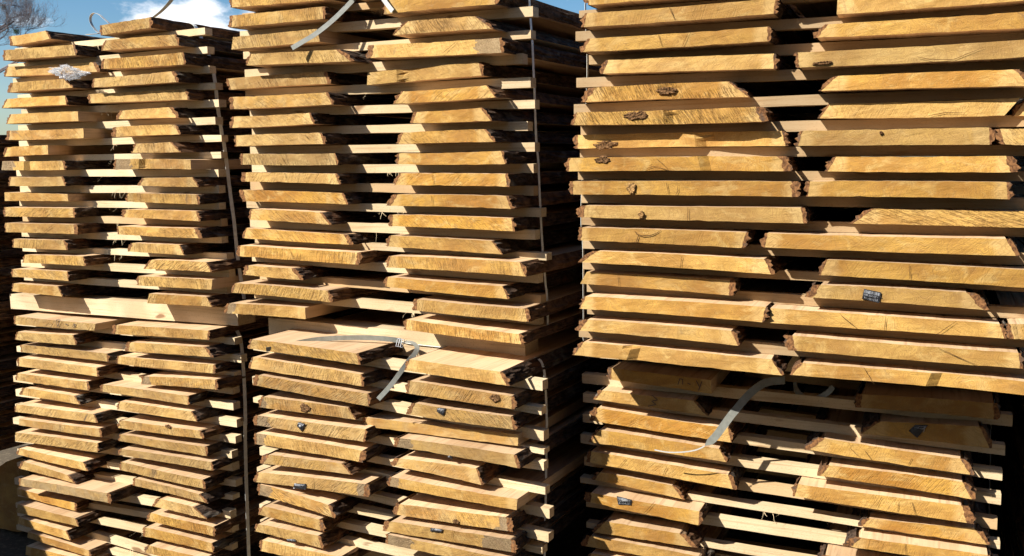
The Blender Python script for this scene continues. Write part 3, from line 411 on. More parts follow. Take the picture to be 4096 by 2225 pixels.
# ------------------------------------------------------------------ ground
def ground():
    n = 60; S = 400.0
    xs = [S*math.copysign(abs(2*i/n-1)**2.6, 2*i/n-1) for i in range(n+1)]
    vs = [(x, y+4, .02*fbm(x*1.3, y*1.3) - .03 if abs(x) < 30 and abs(y) < 30 else -.03) for y in xs for x in xs]
    fs = [(j*(n+1)+i, j*(n+1)+i+1, (j+1)*(n+1)+i+1, (j+1)*(n+1)+i) for j in range(n) for i in range(n)]
    t = NT('yard_ground'); v = t.objc()
    a = t.noise(v, 1.2, 5, .6); b = t.noise(v, 40, 4, .65)
    c = t.mix(t.rng(a, .35, .65), (.06, .045, .03), (.10, .078, .052)); c = t.mix(t.rng(b, .5, .7, 0, .6), c, (.20, .16, .105))
    t.bump(b, .6, .01)
    o = link('ground', vs, fs, t.out(c, .95, .1), smooth=True); o['kind'] = 'structure'
    o['label'] = 'trodden brown timber yard ground under the stacks'
ground()

# ------------------------------------------------------------------ boards
def side_wobble(rng, amp):
    t = [(amp*rng.uniform(.4, 1), rng.uniform(.8, 2.2), rng.uniform(0, 6.3)), (amp*.35*rng.uniform(.4, 1), rng.uniform(4, 8), rng.uniform(0, 6.3))]
    return lambda y: sum(a*(math.sin(f*y+p)-math.sin(p)) for a, f, p in t)
LEN = 3.1
BODY_Y = [0, .06, .16, .3, .5, .8, 1.2, 1.7, 2.4, LEN]
BARK_Y = [0, .012, .028, .05, .075, .1, .13, .16, .2, .24, .28, .33, .38, .44, .5, .57, .65, .74, .84, .95, 1.08, 1.25, 1.5, 1.9, 2.4, LEN]
BARE = {'1UL6R', '1UL7R', '1UL8R', '1UL11R', '1UR9R', '1UR16R', '1LL1R', '2LR4R', '2LR7R', '2UL17R', '2UL3R', '2UR4L', '3UR1L', '3LL1R', '3UR5R', '1LL13L', '1LL14L', '1LL15L', '1LL16L', '1LL17L', '1UL9L', '1UL11L', '1LL8L', '1LL9L', '3UR13L', '3UX1R', '3UX2R', '2UL3L', '1UR17L', '3UL13L'}
def make_board(cid, idx, q, prot, fr, name, look):
    rng = random.Random(hash((cid, idx)) & 0xffff if False else sum(ord(c)*31**i for i, c in enumerate(cid)) + idx*977)
    TL, TR, BR, BL = [(q[2*i], q[2*i+1]) for i in range(4)]
    uc = (TL[0]+TR[0]+BR[0]+BL[0])/4; zc = (TL[1]+TR[1]+BR[1]+BL[1])/4
    L = lambda p: (p[0]-uc, p[1]-zc)
    TL, TR, BR, BL = L(TL), L(TR), L(BR), L(BL)
    key = f'{cid}{idx+1}'
    thick = {}
    for s in 'LR':
        thick[s] = 0.0 if key+s in BARE else rng.uniform(.005, .011) if rng.random() < .75 else rng.uniform(.012, .022)
    nL = 8
    seed = rng.uniform(0, 60)
    def sideline(bot, top, sgn):
        out = []
        for j in range(nL+1):
            f = j/nL
            x = bot[0]+(top[0]-bot[0])*f; z = bot[1]+(top[1]-bot[1])*f
            out.append((x, z, f))
        return out
    li, ri = sideline(BL, TL, -1), sideline(BR, TR, 1)
    def jag(s, j, y, amp):
        f = j/nL
        prof = math.sin(math.pi*min(1, max(0, f*.9+.05)))**.5
        return amp*fbm(seed*3+(7 if s == 'L' else 0)+f*5.0, y*16, 3.3) * (.5+.8*prof)
    # inner line = outer - thickness
    def inner(s, j, y):
        x, z, f = (li if s == 'L' else ri)[j]
        sg = -1 if s == 'L' else 1
        t = thick[s]
        return x - sg*t*(.9+.35*fbm(seed+f*3, 9.1, y*3)) , z
    wob = {'L': side_wobble(rng, .009), 'R': side_wobble(rng, .009)}
    crook = side_wobble(rng, .006)
    sag = side_wobble(rng, .0015)
    nt = 22
    w = TR[0]-TL[0]
    cup = rng.uniform(-.0022, .0022)
    step = look.get('step'); sx_ = None if step is None else TL[0]+w*step
    def yoff(x, z):
        y = .0016*fbm(seed+x*7, z*9, 1.7)+.0011*fbm(seed+x*24, z*30, 4.1)
        if sx_ is not None:
            t = min(1, max(0, (x-sx_-.004*fbm(seed, z*60, 2))/.006)); f = min(1, max(0, (x-sx_-.006)/.16))
            y += .016*t*(1-f)-.002
        return y
    verts, faces, mi = [], [], []
    ring = None
    for si, y in enumerate(BODY_Y):
        pts = []
        chip = 1.0 if si == 0 else .3
        for j in range(nL+1):                         # left side, bottom to top
            x, z = inner('L', j, y); pts.append((x+wob['L'](y)+crook(y), z))
        xl, zl = pts[-1]; xr, zr = inner('R', nL, y); xr += wob['R'](y)+crook(y)
        for k in range(1, nt):                        # top edge
            f = k/nt; pts.append((xl+(xr-xl)*f, zl+(zr-zl)*f + cup*4*f*(1-f) + .0010*fbm(seed+f*9, y, 5.) - chip*.0022*max(0, fbm(seed+f*31, y*9, 15.)-.25)))
        for j in range(nL, -1, -1):
            x, z = inner('R', j, y); pts.append((x+wob['R'](y)+crook(y), z))
        xr, zr = pts[-1]; xl, zl = pts[0]
        for k in range(1, nt):
            f = k/nt; pts.append((xr+(xl-xr)*f, zr+(zl-zr)*f + cup*4*f*(1-f) + .0010*fbm(seed+(1-f)*9, y, 25.) + chip*.0022*max(0, fbm(seed+f*31, y*9, 35.)-.25)))
        n = len(pts)
        base = len(verts)
        for (x, z) in pts: verts.append((x, yoff(x, z) if si == 0 else y, z+sag(y)))
        if ring is not None:
            for k in range(n):
                k2 = (k+1) % n
                faces.append((ring+k, ring+k2, base+k2, base+k)); mi.append(1 if k >= nL and not (nL+nt <= k < 2*nL+nt) else 2)
        ring = base
    # front face as a grid between the two sides: gid[c][j]
    def vid(c, j):
        if c == 0: return j
        if c == nt: return nL+nt+(nL-j)
        if j == nL: return nL+c
        if j == 0: return 2*nL+nt+(nt-c)
        return gid[c, j]
    gid = {}
    for c in range(1, nt):
        a, t_ = verts[2*nL+nt+(nt-c)], verts[nL+c]
        for j in range(1, nL):
            f = j/nL; x = a[0]+(t_[0]-a[0])*f; z = a[2]+(t_[2]-a[2])*f
            gid[c, j] = len(verts); verts.append((x, yoff(x, z), z))
    for c in range(nt):
        for j in range(nL):
            faces.append((vid(c, j), vid(c, j+1), vid(c+1, j+1), vid(c+1, j))); mi.append(0)
    faces.append(tuple(reversed(range(ring, ring+n)))); mi.append(0)
    o = link(name, verts, faces, [M_END, M_SAWN, M_SAWN], None, mi)
    o.location = fr.w(uc, prot, zc); o.rotation_euler = (0, 0, -fr.th)
    up = look.get('pith', rng.choice((-1, -1, 1)))
    props(o, seed=seed, pith=(rng.uniform(-.12, .12)+w*rng.uniform(-.3, .3), 0.0, up*rng.uniform(.03, .16)),
          slant=look.get('slant', rng.uniform(.1, 1.05)*(1 if rng.random() < .72 else -1)), tear=look.get('tear', rng.choice((.1, .2, .35, .5, .8)))*rng.uniform(.55, 1.0), warm=min(1, max(0, look.get('warm', .4)+rng.uniform(-.42, .30))),
          grey=max(0., look.get('grey', .1)+rng.uniform(-.15, .15)), stain=look.get('stain', rng.choice((0., 0., .5))), tone=WOOD*look.get('tone', 1.0)*rng.uniform(.82, 1.18))
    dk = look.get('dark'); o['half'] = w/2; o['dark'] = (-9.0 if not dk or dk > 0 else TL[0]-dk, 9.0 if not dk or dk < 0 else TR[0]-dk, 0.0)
    for s in 'LR':
        if thick[s] == 0.0: continue
        sg = -1 if s == 'L' else 1
        bv, bf, bm = [], [], []
        for y in BARK_Y:
            w_ = wob[s](y)+crook(y); sg_ = sag(y)
            for j in range(nL+1):
                x, z, f = (li if s == 'L' else ri)[j]
                ed = 1.0 if 0 < j < nL else .45
                xo = x + jag(s, j, y, .0075)*ed + sg*(.0045*math.sin(math.pi*f)-.0008) + w_
                xi, zi = inner(s, j, y)
                if sg*(xo-(xi+w_)) < .0012: xo = xi + w_ + sg*.0012
                zo = z + (.0035*fbm(seed+y*30, f*6, 8.8) if 0 < j < nL else 0) + (0 if 0 < j < nL else (.0015 if j == nL else -.0015)*fbm(seed+y*40, 1.5, 2.2))
                bv.append((xo, y, zo+sg_))
        m = nL+1; ns = len(BARK_Y)
        for i in range(ns-1):
            for j in range(nL):
                a = i*m+j
                f4 = (a, a+1, a+m+1, a+m); bf.append(f4 if sg < 0 else f4[::-1]); bm.append(0)
        b0 = len(bv)
        for j in range(m):
            xi, zi = inner(s, j, 0); bv.append((xi, yoff(xi, zi)-.0004, zi))
        for j in range(nL):
            f4 = (j, b0+j, b0+j+1, j+1); bf.append(f4 if sg < 0 else f4[::-1]); bm.append(1)
        bo = link('bark', bv, bf, [M_CAMB if rng.random() < .28 else M_BARK, M_BCUT], o, bm)
        bo['seed'] = seed+3
    return o, uc, zc

ORD = 'first second third fourth fifth sixth seventh eighth ninth tenth eleventh twelfth thirteenth fourteenth fifteenth sixteenth seventeenth eighteenth'.split()
def ORDL(i): return ORD[i] if i < 18 else 'twenty-' + ORD[i-20] if i > 19 else ('nineteenth', 'twentieth')[i-18]
BUNDLE = {'1U': 'upper bundle of the leftmost stack', '1L': 'lower bundle of the leftmost stack', '2U': 'upper bundle of the middle stack', '2L': 'lower bundle of the middle stack', '3U': 'upper bundle of the rightmost stack', '3L': 'lower bundle of the rightmost stack'}
GROUP = {'1': 'live edge boards of the leftmost stack', '2': 'live edge boards of the middle stack', '3': 'live edge boards of the rightmost stack'}
BASE = {'2UT': dict(warm=.5), '3UT': dict(warm=.5), '1UL': dict(warm=.45, grey=.05), '1UR': dict(warm=.4, grey=.08, tear=.75), '1LL': dict(warm=.3, grey=.2, stain=.7, tear=.75), '1LR': dict(warm=.3, grey=.2, stain=.5, tear=.75), '2UL': dict(warm=.42, grey=.1, tear=.75), '2UR': dict(warm=.55, grey=.05),
        '2LL': dict(warm=.45, grey=.2, tear=.75), '2LR': dict(warm=.45, grey=.2), '3UL': dict(warm=.52, grey=.0, tear=.16), '3UR': dict(warm=.52, grey=.0, tear=.13), '3UX': dict(warm=.5, grey=.1), '3LL': dict(warm=.68, grey=.0, tear=.22), '3LR': dict(warm=.68, grey=.0, tear=.22)}
LOOK = {}
for i in (6, 7, 8, 9, 10, 11): LOOK[f'2UR{i}'] = dict(warm=.85, grey=0)
for i in (7, 8, 9, 10): LOOK[f'2UL{i}'] = dict(warm=.1, grey=.25, tone=1.05)
for i in (11, 12, 13): LOOK[f'2UL{i}'] = dict(warm=.7, grey=0)
for i in (2, 3, 14, 15, 16): LOOK.setdefault(f'1UR{i}', {}).update(tear=1.0)
for i in (17,): LOOK[f'1UR{i}'] = dict(tear=1.0, warm=.75)
for i in (2, 4, 14, 15): LOOK[f'1UL{i}'] = dict(tear=1.0)
for i in (13, 14, 15, 16, 17): LOOK[f'1LL{i}'] = dict(warm=.65, grey=0, tear=.4, stain=0)
for i in (13, 14, 15): LOOK[f'1LR{i}'] = dict(warm=.65, grey=0, stain=0)
for k_, s_ in (('3UL7', .63), ('3UL8', .63), ('3UL16', .27), ('3UR15', .55), ('1UL9', .37), ('1UR9', .35), ('2UR4', .3), ('3UL6', .6)): LOOK.setdefault(k_, {})['step'] = s_
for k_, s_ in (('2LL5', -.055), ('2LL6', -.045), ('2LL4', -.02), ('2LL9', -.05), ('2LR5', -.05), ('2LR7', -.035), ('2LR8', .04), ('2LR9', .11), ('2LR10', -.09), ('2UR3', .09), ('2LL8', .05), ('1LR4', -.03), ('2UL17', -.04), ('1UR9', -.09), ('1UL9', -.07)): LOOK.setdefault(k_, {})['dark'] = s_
LOOK['2UL4'] = dict(tear=1.0, grey=.2, slant=.55); LOOK['2UR2'] = dict(tear=1.0, slant=.65); LOOK['3UL6'] = dict(tear=1.0, slant=.6, step=.52); LOOK['3UL5'] = dict(tear=1.0, slant=.5)
LOOK['1LL12'] = dict(grey=.8, warm=0.0, stain=.4); LOOK['2LL9'].update(grey=.2, stain=.6, tear=1.0, slant=1.1); LOOK['2LR4'] = dict(grey=.45); LOOK['3UR9'] = dict(tear=1.0, slant=1.25)
SPECIAL = {  # what sets a board apart, seen in the photograph
 '3UR12': 'board with the legible black barcode tag', '3LR2': 'shaded board with a tilted black tag', '3LL7': 'board with an upright black barcode tag near its end',
 '2LL5': 'board with a crumpled black tag and grey bark end', '2LL8': 'greyish board with a black tag and rounded corner', '2LL12': 'lowest board with a black tag seen flat on its upper edge', '2LR3': 'board with a folded black tag on its end face', '2LR9': 'board with a thin black tag and dark bark end', '2LR6': 'twisted board with a scrap of tag above it',
 '3UL7': 'board with a dark knot hole and slanting shadow bands', '3UL8': 'board with a dark round knot near its bark', '2LR2': 'board with a dark ringed knot at its right end', '3UL5': 'torn board with a ragged hollow in the middle', '3UL6': 'torn board with a splintered clump on top', '3UL11': 'board with a curved ring shake crack', '3LL1': 'shaded board with pencilled letters on its end', '1LL1': 'board with pencilled letters, lying under the thick beam', '1UL1': 'topmost board against the sky, curled bark at its side', '1UR1': 'tilted topmost board against the sky beside the curled strap', '1UL3': 'board with the clear plastic film on it', '1LL12': 'long grey board jutting out with a lit top', '2UL12': 'board with grey lichen bark at its right end', '2UL4': 'rough-sawn board with lichen bark and a strap shadow', '2UL15': 'short board with thick bark at its right end', '2LL1': 'topmost board under the loose strap tail', '2LR1': 'topmost board under the flat grey strap', '2LL9': 'steeply tilted board with dark stained end', '3UL3': 'board with fine radial cracks and rounded bark ends', '3LL2': 'shaded board with a zigzag pencil mark', '2UR4': 'board with ring pattern and diagonal shadow', '3UR16': ''}
BOARD = {}
for cid, lst in D['boards'].items():
    b = cid[:2]; n = len(lst)
    for i, (q, pr) in enumerate(lst):
        key = f'{cid}{i+1}'
        lk = dict(BASE[cid]); lk.update(LOOK.get(key, {}))
        o, uc, zc = make_board(cid, i, q, pr, FR[b], 'oak_board', lk)
        width = q[2]-q[0]
        desc = 'wide' if width > .45 else 'narrow' if width < .27 else 'medium-wide'
        colour = 'orange-brown' if lk.get('warm', .4) > .6 else 'greyish' if lk.get('grey', 0) > .3 else 'golden'
        col = 'left column' if cid[2] == 'L' else 'right column'
        if key in SPECIAL and SPECIAL[key]:
            lab = f'{SPECIAL[key]}, {BUNDLE[b].split(" of ")[0]}, {BUNDLE[b].split(" of the ")[1]}'
        elif cid[2] == 'T':
            lab = f'uppermost board over the right column, cut off by the photo top, {BUNDLE[b].split(" of the ")[1]}'
        elif cid[2] == 'X':
            lab = f'short {colour} board end at the right photo edge, {("sixth", "thirteenth", "fifth")[i]} layer of rightmost stack'
        else:
            lab = f'{desc} {colour} board, {ORD[i]} from top of {col}, {BUNDLE[b].replace("of the ", "of ")}'
        tag(o, lab, 'board', GROUP[b[0]])
        BOARD[key] = (o, uc, zc, pr)

# ------------------------------------------------------------------ things fixed to the board ends: cracks, pencil marks, knots, tags
def strip(pts, w0, seed, taper=True):
    vs, fs = [], []
    n = len(pts); res = []
    for i in range(n-1):
        for k in range(4):
            f = k/4; res.append((pts[i][0]+(pts[i+1][0]-pts[i][0])*f, pts[i][1]+(pts[i+1][1]-pts[i][1])*f))
    res.append(pts[-1])
    m = len(res)
    for i, (x, z) in enumerate(res):
        a = res[max(0, i-1)]; c = res[min(m-1, i+1)]
        dx, dz = c[0]-a[0], c[1]-a[1]; l = math.hypot(dx, dz) or 1
        jx = .0006*fbm(seed+i*.9, 1.1) if taper else 0
        w = w0*(.35+.65*math.sin(math.pi*(i+.6)/(m+.2)))*(1+.4*fbm(seed+i, 4.4)) if taper else w0
        vs += [(x+jx-dz/l*w, 0, z+jx+dx/l*w), (x+jx+dz/l*w, 0, z+jx-dx/l*w)]
    for i in range(m-1): fs.append((2*i, 2*i+1, 2*i+3, 2*i+2))
    return vs, fs
for k, (bid, kind, p) in enumerate(D['marks']):
    o, uc, zc, pr = BOARD[bid]
    pts = [(p[2*i]-uc, p[2*i+1]-zc) for i in range(len(p)//2)]
    vs, fs = strip(pts, (.0012 if bid == '3UL11' else .0007) if kind == 'crack' else .0012, k*3.7, kind == 'crack')
    vs = [(x, -.0042, z) for x, _, z in vs]
    link('crack' if kind == 'crack' else 'pencil_mark', vs, fs, M_CRACK if kind == 'crack' else M_INK, o)
for k, (bid, u, z, ru, rz) in enumerate(D['knots']):
    o, uc, zc, pr = BOARD[bid]
    vs, fs = [(0, -.0006, 0)], []
    n = 26
    for rr, y in ((.35, -.0006), (.62, -.0012), (.82, -.0012), (1.0, .0010)):
        for i in range(n):
            a = i/n*6.283
            s = rr*(1+.45*fbm(math.cos(a)*1.9+k*7, math.sin(a)*1.9, rr*.5))
            vs.append((math.cos(a)*ru*.8*s, y-.003*abs(fbm(i*.9+k, rr*9))*(rr < .9), math.sin(a)*rz*.8*s))
    for i in range(n): fs.append((0, 1+(i+1) % n, 1+i))
    for r in range(3):
        for i in range(n):
            a = 1+r*n; fs.append((a+i, a+(i+1) % n, a+n+(i+1) % n, a+n+i))
    vs = [(x+u-uc, y-.0032, zz+z-zc) for x, y, zz in vs]
    ko = link('knot', vs, fs, M_FIBRE if bid in ('3UL9', '3UL10') else M_KNOT, o)
def make_tag(k, bid, q, lines):
    o, uc, zc, pr = BOARD[bid]
    P = [Vector((q[2*i]-uc, 0, q[2*i+1]-zc)) for i in range(4)]
    n, m = 8, 5
    bil = lambda a, b: (P[0]*(1-a)+P[1]*a)*(1-b) + (P[3]*(1-a)+P[2]*a)*b
    vs, fs = [], []
    dep = lambda a, b: -.004 - .003*math.sin(math.pi*a)*math.sin(math.pi*b) - .0025*fbm(a*2+k*5, b*2)
    for side in (0, 1):
        for j in range(m+1):
            for i in range(n+1):
                v = bil(i/n, j/m); vs.append((v.x, dep(i/n, j/m)+side*.0009, v.z))
    N = (n+1)*(m+1)
    for j in range(m):
        for i in range(n):
            a = j*(n+1)+i; fs.append((a, a+n+1, a+n+2, a+1)); fs.append((N+a, N+a+1, N+a+n+2, N+a+n+1))
    t = link('barcode_tag', vs, fs, M_TAG, o)
    # barcode strip and lettering
    r = random.Random(k); bv, bf = [], []
    x = .06
    while x < .92:
        w = r.choice((.012, .02, .035))
        for (a, b) in ((x, .08), (x+w, .08), (x+w, .34), (x, .34)):
            v = bil(a, b); bv.append((v.x, dep(a, b)-.0008, v.z))
        c = len(bv); bf.append((c-4, c-3, c-2, c-1)); x += w+r.choice((.012, .02, .03))
    link('barcode', bv, bf, M_INKW, t)
    for li_, (txt, b0, b1) in enumerate(lines):
        cu = bpy.data.curves.new('lettering', 'FONT'); cu.body = txt; cu.resolution_u = 1
        tmp = bpy.data.objects.new('lettering_source', cu); C.objects.link(tmp)
        dg = bpy.context.evaluated_depsgraph_get(); me0 = tmp.evaluated_get(dg).to_mesh()
        co = [v.co.copy() for v in me0.vertices]; pf = [tuple(p.vertices) for p in me0.polygons]
        tmp.evaluated_get(dg).to_mesh_clear(); bpy.data.objects.remove(tmp); bpy.data.curves.remove(cu)
        if not co: continue
        x0, x1 = min(c.x for c in co), max(c.x for c in co); z0, z1 = min(c.y for c in co), max(c.y for c in co)
        lv = []
        for c in co:
            a = .10+.8*(c.x-x0)/(x1-x0); b = b1-(b1-b0)*(c.y-z0)/(z1-z0)
            v = bil(a, b); lv.append((v.x, dep(a, b)-.001, v.z))
        link('lettering', lv, pf, M_INKW, t)
    # staple
    v = bil(.97, .3); e = bil(1.12, .55)
    d = (e-v).normalized()*.0011; pz = Vector((-d.z, 0, d.x))
    link('staple', [tuple(v+pz+Vector((0, -.007, 0))), tuple(v-pz+Vector((0, -.007, 0))), tuple(e-pz+Vector((0, -.001, 0))), tuple(e+pz+Vector((0, -.001, 0)))], [(0, 1, 2, 3)], M_STEEL, t)
for k, (bid, q) in enumerate(D['tags']):
    make_tag(k, bid, q, [('UA ДАЛРУ', .42, .62), ('300400158', .68, .92)] if k == 0 else [('UA ДАЛРУ', .42, .62), ('300400', .68, .92)] if k in (2,) else [])

# ------------------------------------------------------------------ stickers, beams
def timber(name, fr, ul, zl, ur, zr, h, d, depth, mat, seed, fuzz=True):
    uc, zc = (ul+ur)/2, (zl+zr)/2; n = 14
    vs, fs = [], []
    for i in range(n+1):
        f = i/n; u = ul+(ur-ul)*f-uc; z = zl+(zr-zl)*f-zc
        for (y, zz) in ((0, -h/2), (0, h/2), (depth, h/2), (depth, -h/2)):
            vs.append((u, y+.001*fbm(seed+i*.6, y*9), z+zz+.0012*fbm(seed+i*.5+y*20, zz*50)))
    for i in range(n):
        for j in range(4):
            j2 = (j+1) % 4; a = i*4; fs.append((a+j, a+4+j, a+4+j2, a+j2))
    fs.append((0, 1, 2, 3)); e = n*4; fs.append((e+3, e+2, e+1, e))
    o = link(name, vs, fs, mat)
    o.location = fr.w(uc, d, zc); o.rotation_euler = (0, 0, -fr.th)
    props(o, seed=seed, tone=WOOD*U(.92, 1.08), red=0.0)
    return o
def fibres(parent, x, z, y, n, seed, up=False):
    r = random.Random(seed); vs, fs = [], []
    for k in range(n):
        p = Vector((x+r.uniform(-.03, .03), y-.001, z)); d = Vector((r.uniform(-1, 1), -r.uniform(.1, .6), r.uniform(-1.2, -.3))).normalized()
        w = r.uniform(.0004, .0010); L = r.uniform(.006, .030); seg = 4
        for s in range(seg+1):
            q = p+d*(L*s/seg)+Vector((.002*math.sin(s*1.3+k)*s/seg, 0, -.003*(s/seg)**2))
            b = len(vs); ww = w*(1-.6*s/seg); vs += [tuple(q+Vector((ww, 0, ww*.5))), tuple(q-Vector((ww, 0, ww*.5)))]
            if s: fs.append((b-2, b-1, b+1, b))
    o = link('splinters', vs, fs, M_PINE, parent); o['kind'] = 'stuff'; props(o, seed=1.0, tone=WOOD, red=0.0)
    return o
    
STK = {}
RED = {'1U': (11,), '2U': (0, 9, 14), '3L': (4,), '1L': ()}
for b, lst in D['stickers'].items():
    for i, (ul, zl, ur, zr, h, d) in enumerate(lst):
        o = timber('sticker', FR[b], ul, zl, ur, zr, h, d+U(-.01, .012), U(.03, .038), M_PINE, U(0, 99))
        o['red'] = .55 if i in RED.get(b, ()) else {'3U': .48, '3L': .12, '2U': .18, '1U': .06}.get(b, .05)
        o['tone'] = WOOD*{'3U': .68, '2U': .82}.get(b, .92)*U(.9, 1.08)
        tone = 'reddish' if i in RED.get(b, ()) else 'pale'
        tag(o, f'{tone} spacer stick under the {ORD[i]} board layer, {BUNDLE[b].replace("of the ", "of ")}', 'spacer stick', 'thin spacer sticks between the board layers')
        o['seed'] = U(0, 99)
        STK[b, i] = o
        if b != '3U':
            Lb, Rb = D['boards'][b+'L'], D['boards'][b+'R']; kr = max(0, i-(b == '2U'))
            if i < len(Lb) and kr < len(Rb):
                uu = (Lb[i][0][4]+Rb[kr][0][6])/2+.04-(ul+ur)/2
                slope = (zr-zl)/(ur-ul)
                if random.random() < (.5 if b in ('1U', '2U') else .12):
                    for _ in range(2): fibres(o, uu+U(-.06, .06), slope*uu-h/2, 0, random.randint(1, 4), i*7+_*101+ord(b[0]))
for i, (ul, zl, ur, zr, h, d) in enumerate(D['stickers']['3L'][:8]):
    o = timber('sticker', FR['3L'], ul+.35, zl-.004, ur-.05-.02*(i % 3), zr-.004, h, .62, .035, M_PINE, U(0, 99))
    tag(o, f'deeper spacer stick end under the {ORD[i]} layer, lower bundle of rightmost stack', 'spacer stick', 'thin spacer sticks between the board layers')
for b in ('1U', '2U', '3U'):
    for i, (ul, zl, ur, zr, h, d) in enumerate(D['stickers'][b]):
        if abs((zl+zr)/2-CAMZ) < .27:
            o = timber('sticker', FR[b], ul, zl, ur, zr, h, 1.1+U(-.03, .03), .035, M_PINE, U(0, 99))
            tag(o, f'inner spacer stick deep under the {ORD[i]} board layer, {BUNDLE[b].replace("of the ", "of ")}', 'spacer stick', 'thin spacer sticks between the board layers')
q = D['beam1']
o = timber('beam', FR['1U'], (q[0]+q[6])/2, (q[1]+q[7])/2, (q[2]+q[4])/2, (q[3]+q[5])/2, .066, .088, .09, M_BEAM, 5.0); o['tone'] = WOOD
tag(o, 'thick pale sawn beam between the upper and lower bundles of the leftmost stack', 'beam')
q = D['beam2']
o = timber('beam', FR['2U'], (q[0]+q[6])/2, q[1]-.045, (q[2]+q[4])/2-.12, q[1]-.055, .085, .10, .09, M_BEAM, 15.0); o['tone'] = WOOD*.95
tag(o, 'thick pale beam under the upper bundle of the middle stack', 'beam')
z3 = min(min(v[0][5], v[0][7]) for v in D['boards']['3UL']); t3 = max(v[0][1] for v in D['boards']['3LL'])
zt = (z3+t3)/2
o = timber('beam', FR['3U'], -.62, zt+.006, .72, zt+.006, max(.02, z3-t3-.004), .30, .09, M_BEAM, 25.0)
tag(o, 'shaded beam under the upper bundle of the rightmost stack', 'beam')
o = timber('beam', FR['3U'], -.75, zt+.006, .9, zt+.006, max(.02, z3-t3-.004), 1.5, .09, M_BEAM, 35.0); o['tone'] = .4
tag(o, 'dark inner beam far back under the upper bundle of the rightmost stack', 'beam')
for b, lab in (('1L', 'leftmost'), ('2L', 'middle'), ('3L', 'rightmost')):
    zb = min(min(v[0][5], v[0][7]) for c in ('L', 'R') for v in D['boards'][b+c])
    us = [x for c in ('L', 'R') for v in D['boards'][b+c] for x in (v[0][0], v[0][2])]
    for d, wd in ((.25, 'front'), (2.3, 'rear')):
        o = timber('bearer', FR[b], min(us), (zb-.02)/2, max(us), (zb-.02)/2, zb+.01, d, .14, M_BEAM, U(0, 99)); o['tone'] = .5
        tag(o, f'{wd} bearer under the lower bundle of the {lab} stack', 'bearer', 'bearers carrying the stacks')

# ------------------------------------------------------------------ straps
def strap(name, key, width, wdir, mat, label, thick=.0008, twist=None):
    b, P = D['straps'][key]; fr = FR[b]
    pts = [fr.w(*p) for p in P]
    # Catmull-Rom resample
    out = []
    n = len(pts)
    for i in range(n-1):
        p0, p1, p2, p3 = pts[max(0, i-1)], pts[i], pts[i+1], pts[min(n-1, i+2)]
        for k in range(5):
            t = k/5
            out.append(.5*((2*p1)+(p2-p0)*t+(2*p0-5*p1+4*p2-p3)*t*t+(3*p1-p0-3*p2+p3)*t**3))
    out.append(pts[-1])
    m = len(out); vs, fs = [], []
    for i, p in enumerate(out):
        tan = (out[min(m-1, i+1)]-out[max(0, i-1)]).normalized()
        f = i/(m-1)
        wd = wdir if not twist else (wdir[0]+(twist[0]-wdir[0])*f, wdir[1]+(twist[1]-wdir[1])*f, wdir[2]+(twist[2]-wdir[2])*f)
        w = fr.e*wd[0]+fr.n*wd[1]+Vector((0, 0, wd[2]))
        w = (w-tan*w.dot(tan)).normalized(); nn = tan.cross(w)
        ww = width/2*(1 if not (name == 'strap' and key == 's3tail' and f > .93) else max(.12, (1-f)/.07))
        for a, c in ((-1, -1), (1, -1), (1, 1), (-1, 1)):
            vs.append(p+w*(a*ww)+nn*(c*thick/2))
    for i in range(m-1):
        for j in range(4):
            j2 = (j+1) % 4; a = i*4; fs.append((a+j, a+j2, a+4+j2, a+4+j))
    fs.append((3, 2, 1, 0)); e = (m-1)*4; fs.append((e, e+1, e+2, e+3))
    o0 = out[0]
    o = link(name, [v-o0 for v in vs], fs, mat); o.location = o0
    return tag(o, label, 'strap', 'packing straps on the timber stacks')
N_ = (0, 1, 0)
strap('strap', 's1u', .017, N_, M_STRAPV, 'grey strap running down the side of the upper leftmost bundle')
strap('strap', 's1l', .017, N_, M_STRAPV, 'grey strap running down the side of the lower leftmost bundle')
strap('strap', 's1loop', .012, N_, M_STRAPW, 'curled strap end looping above the leftmost stack against the sky')
strap('strap', 's1tail', .013, N_, M_STRAP, 'strap end sticking up behind the tilted top board of the leftmost stack', twist=(1, .3, 0))
strap('strap', 's2u', .013, N_, M_STRAPV, 'taut grey strap down the side of the upper middle bundle')
s2l = strap('strap', 's2l', .014, N_, M_STRAPV, 'grey strap lying flat over the lower middle bundle and down its side')
strap('strap', 's2t1', .017, (0, 0, 1), M_STRAP, 'loose strap tail arching leftwards from the steel buckle', twist=(0, -.5, 1))
strap('strap', 's2t2', .015, (0, 1, .3), M_STRAP, 'loose strap tail hanging down from the steel buckle between two boards', twist=(.8, .2, -.6))
strap('strap', 's2loose', .016, (.6, .1, -.8), M_STRAP, 'loose strap end hanging across the top boards of the middle stack')
strap('strap', 's2white', .015, (1, 0, .6), M_STRAPW, 'short white strap over the corner of a top board, middle stack')
strap('strap', 's3tail', .022, (.75, .1, -.65), M_STRAP, 'loose strap with pointed tip hanging before the lower rightmost bundle')
strap('strap', 's3loop', .016, (0, .35, 1), M_STRAP, 'shaded strap loop sagging under the upper rightmost bundle')
strap('strap', 's3thread', .0035, (0, 0, 1), M_STRAPW, 'thin white strip of split strap on the rightmost lower bundle')
strap('strap', 's3u', .012, N_, M_STRAPV, 'strap down the left side of the upper rightmost bundle')
strap('strap', 's3l', .004, N_, M_STRAPW, 'thin pale strap beside the spacer ends of the lower rightmost bundle')
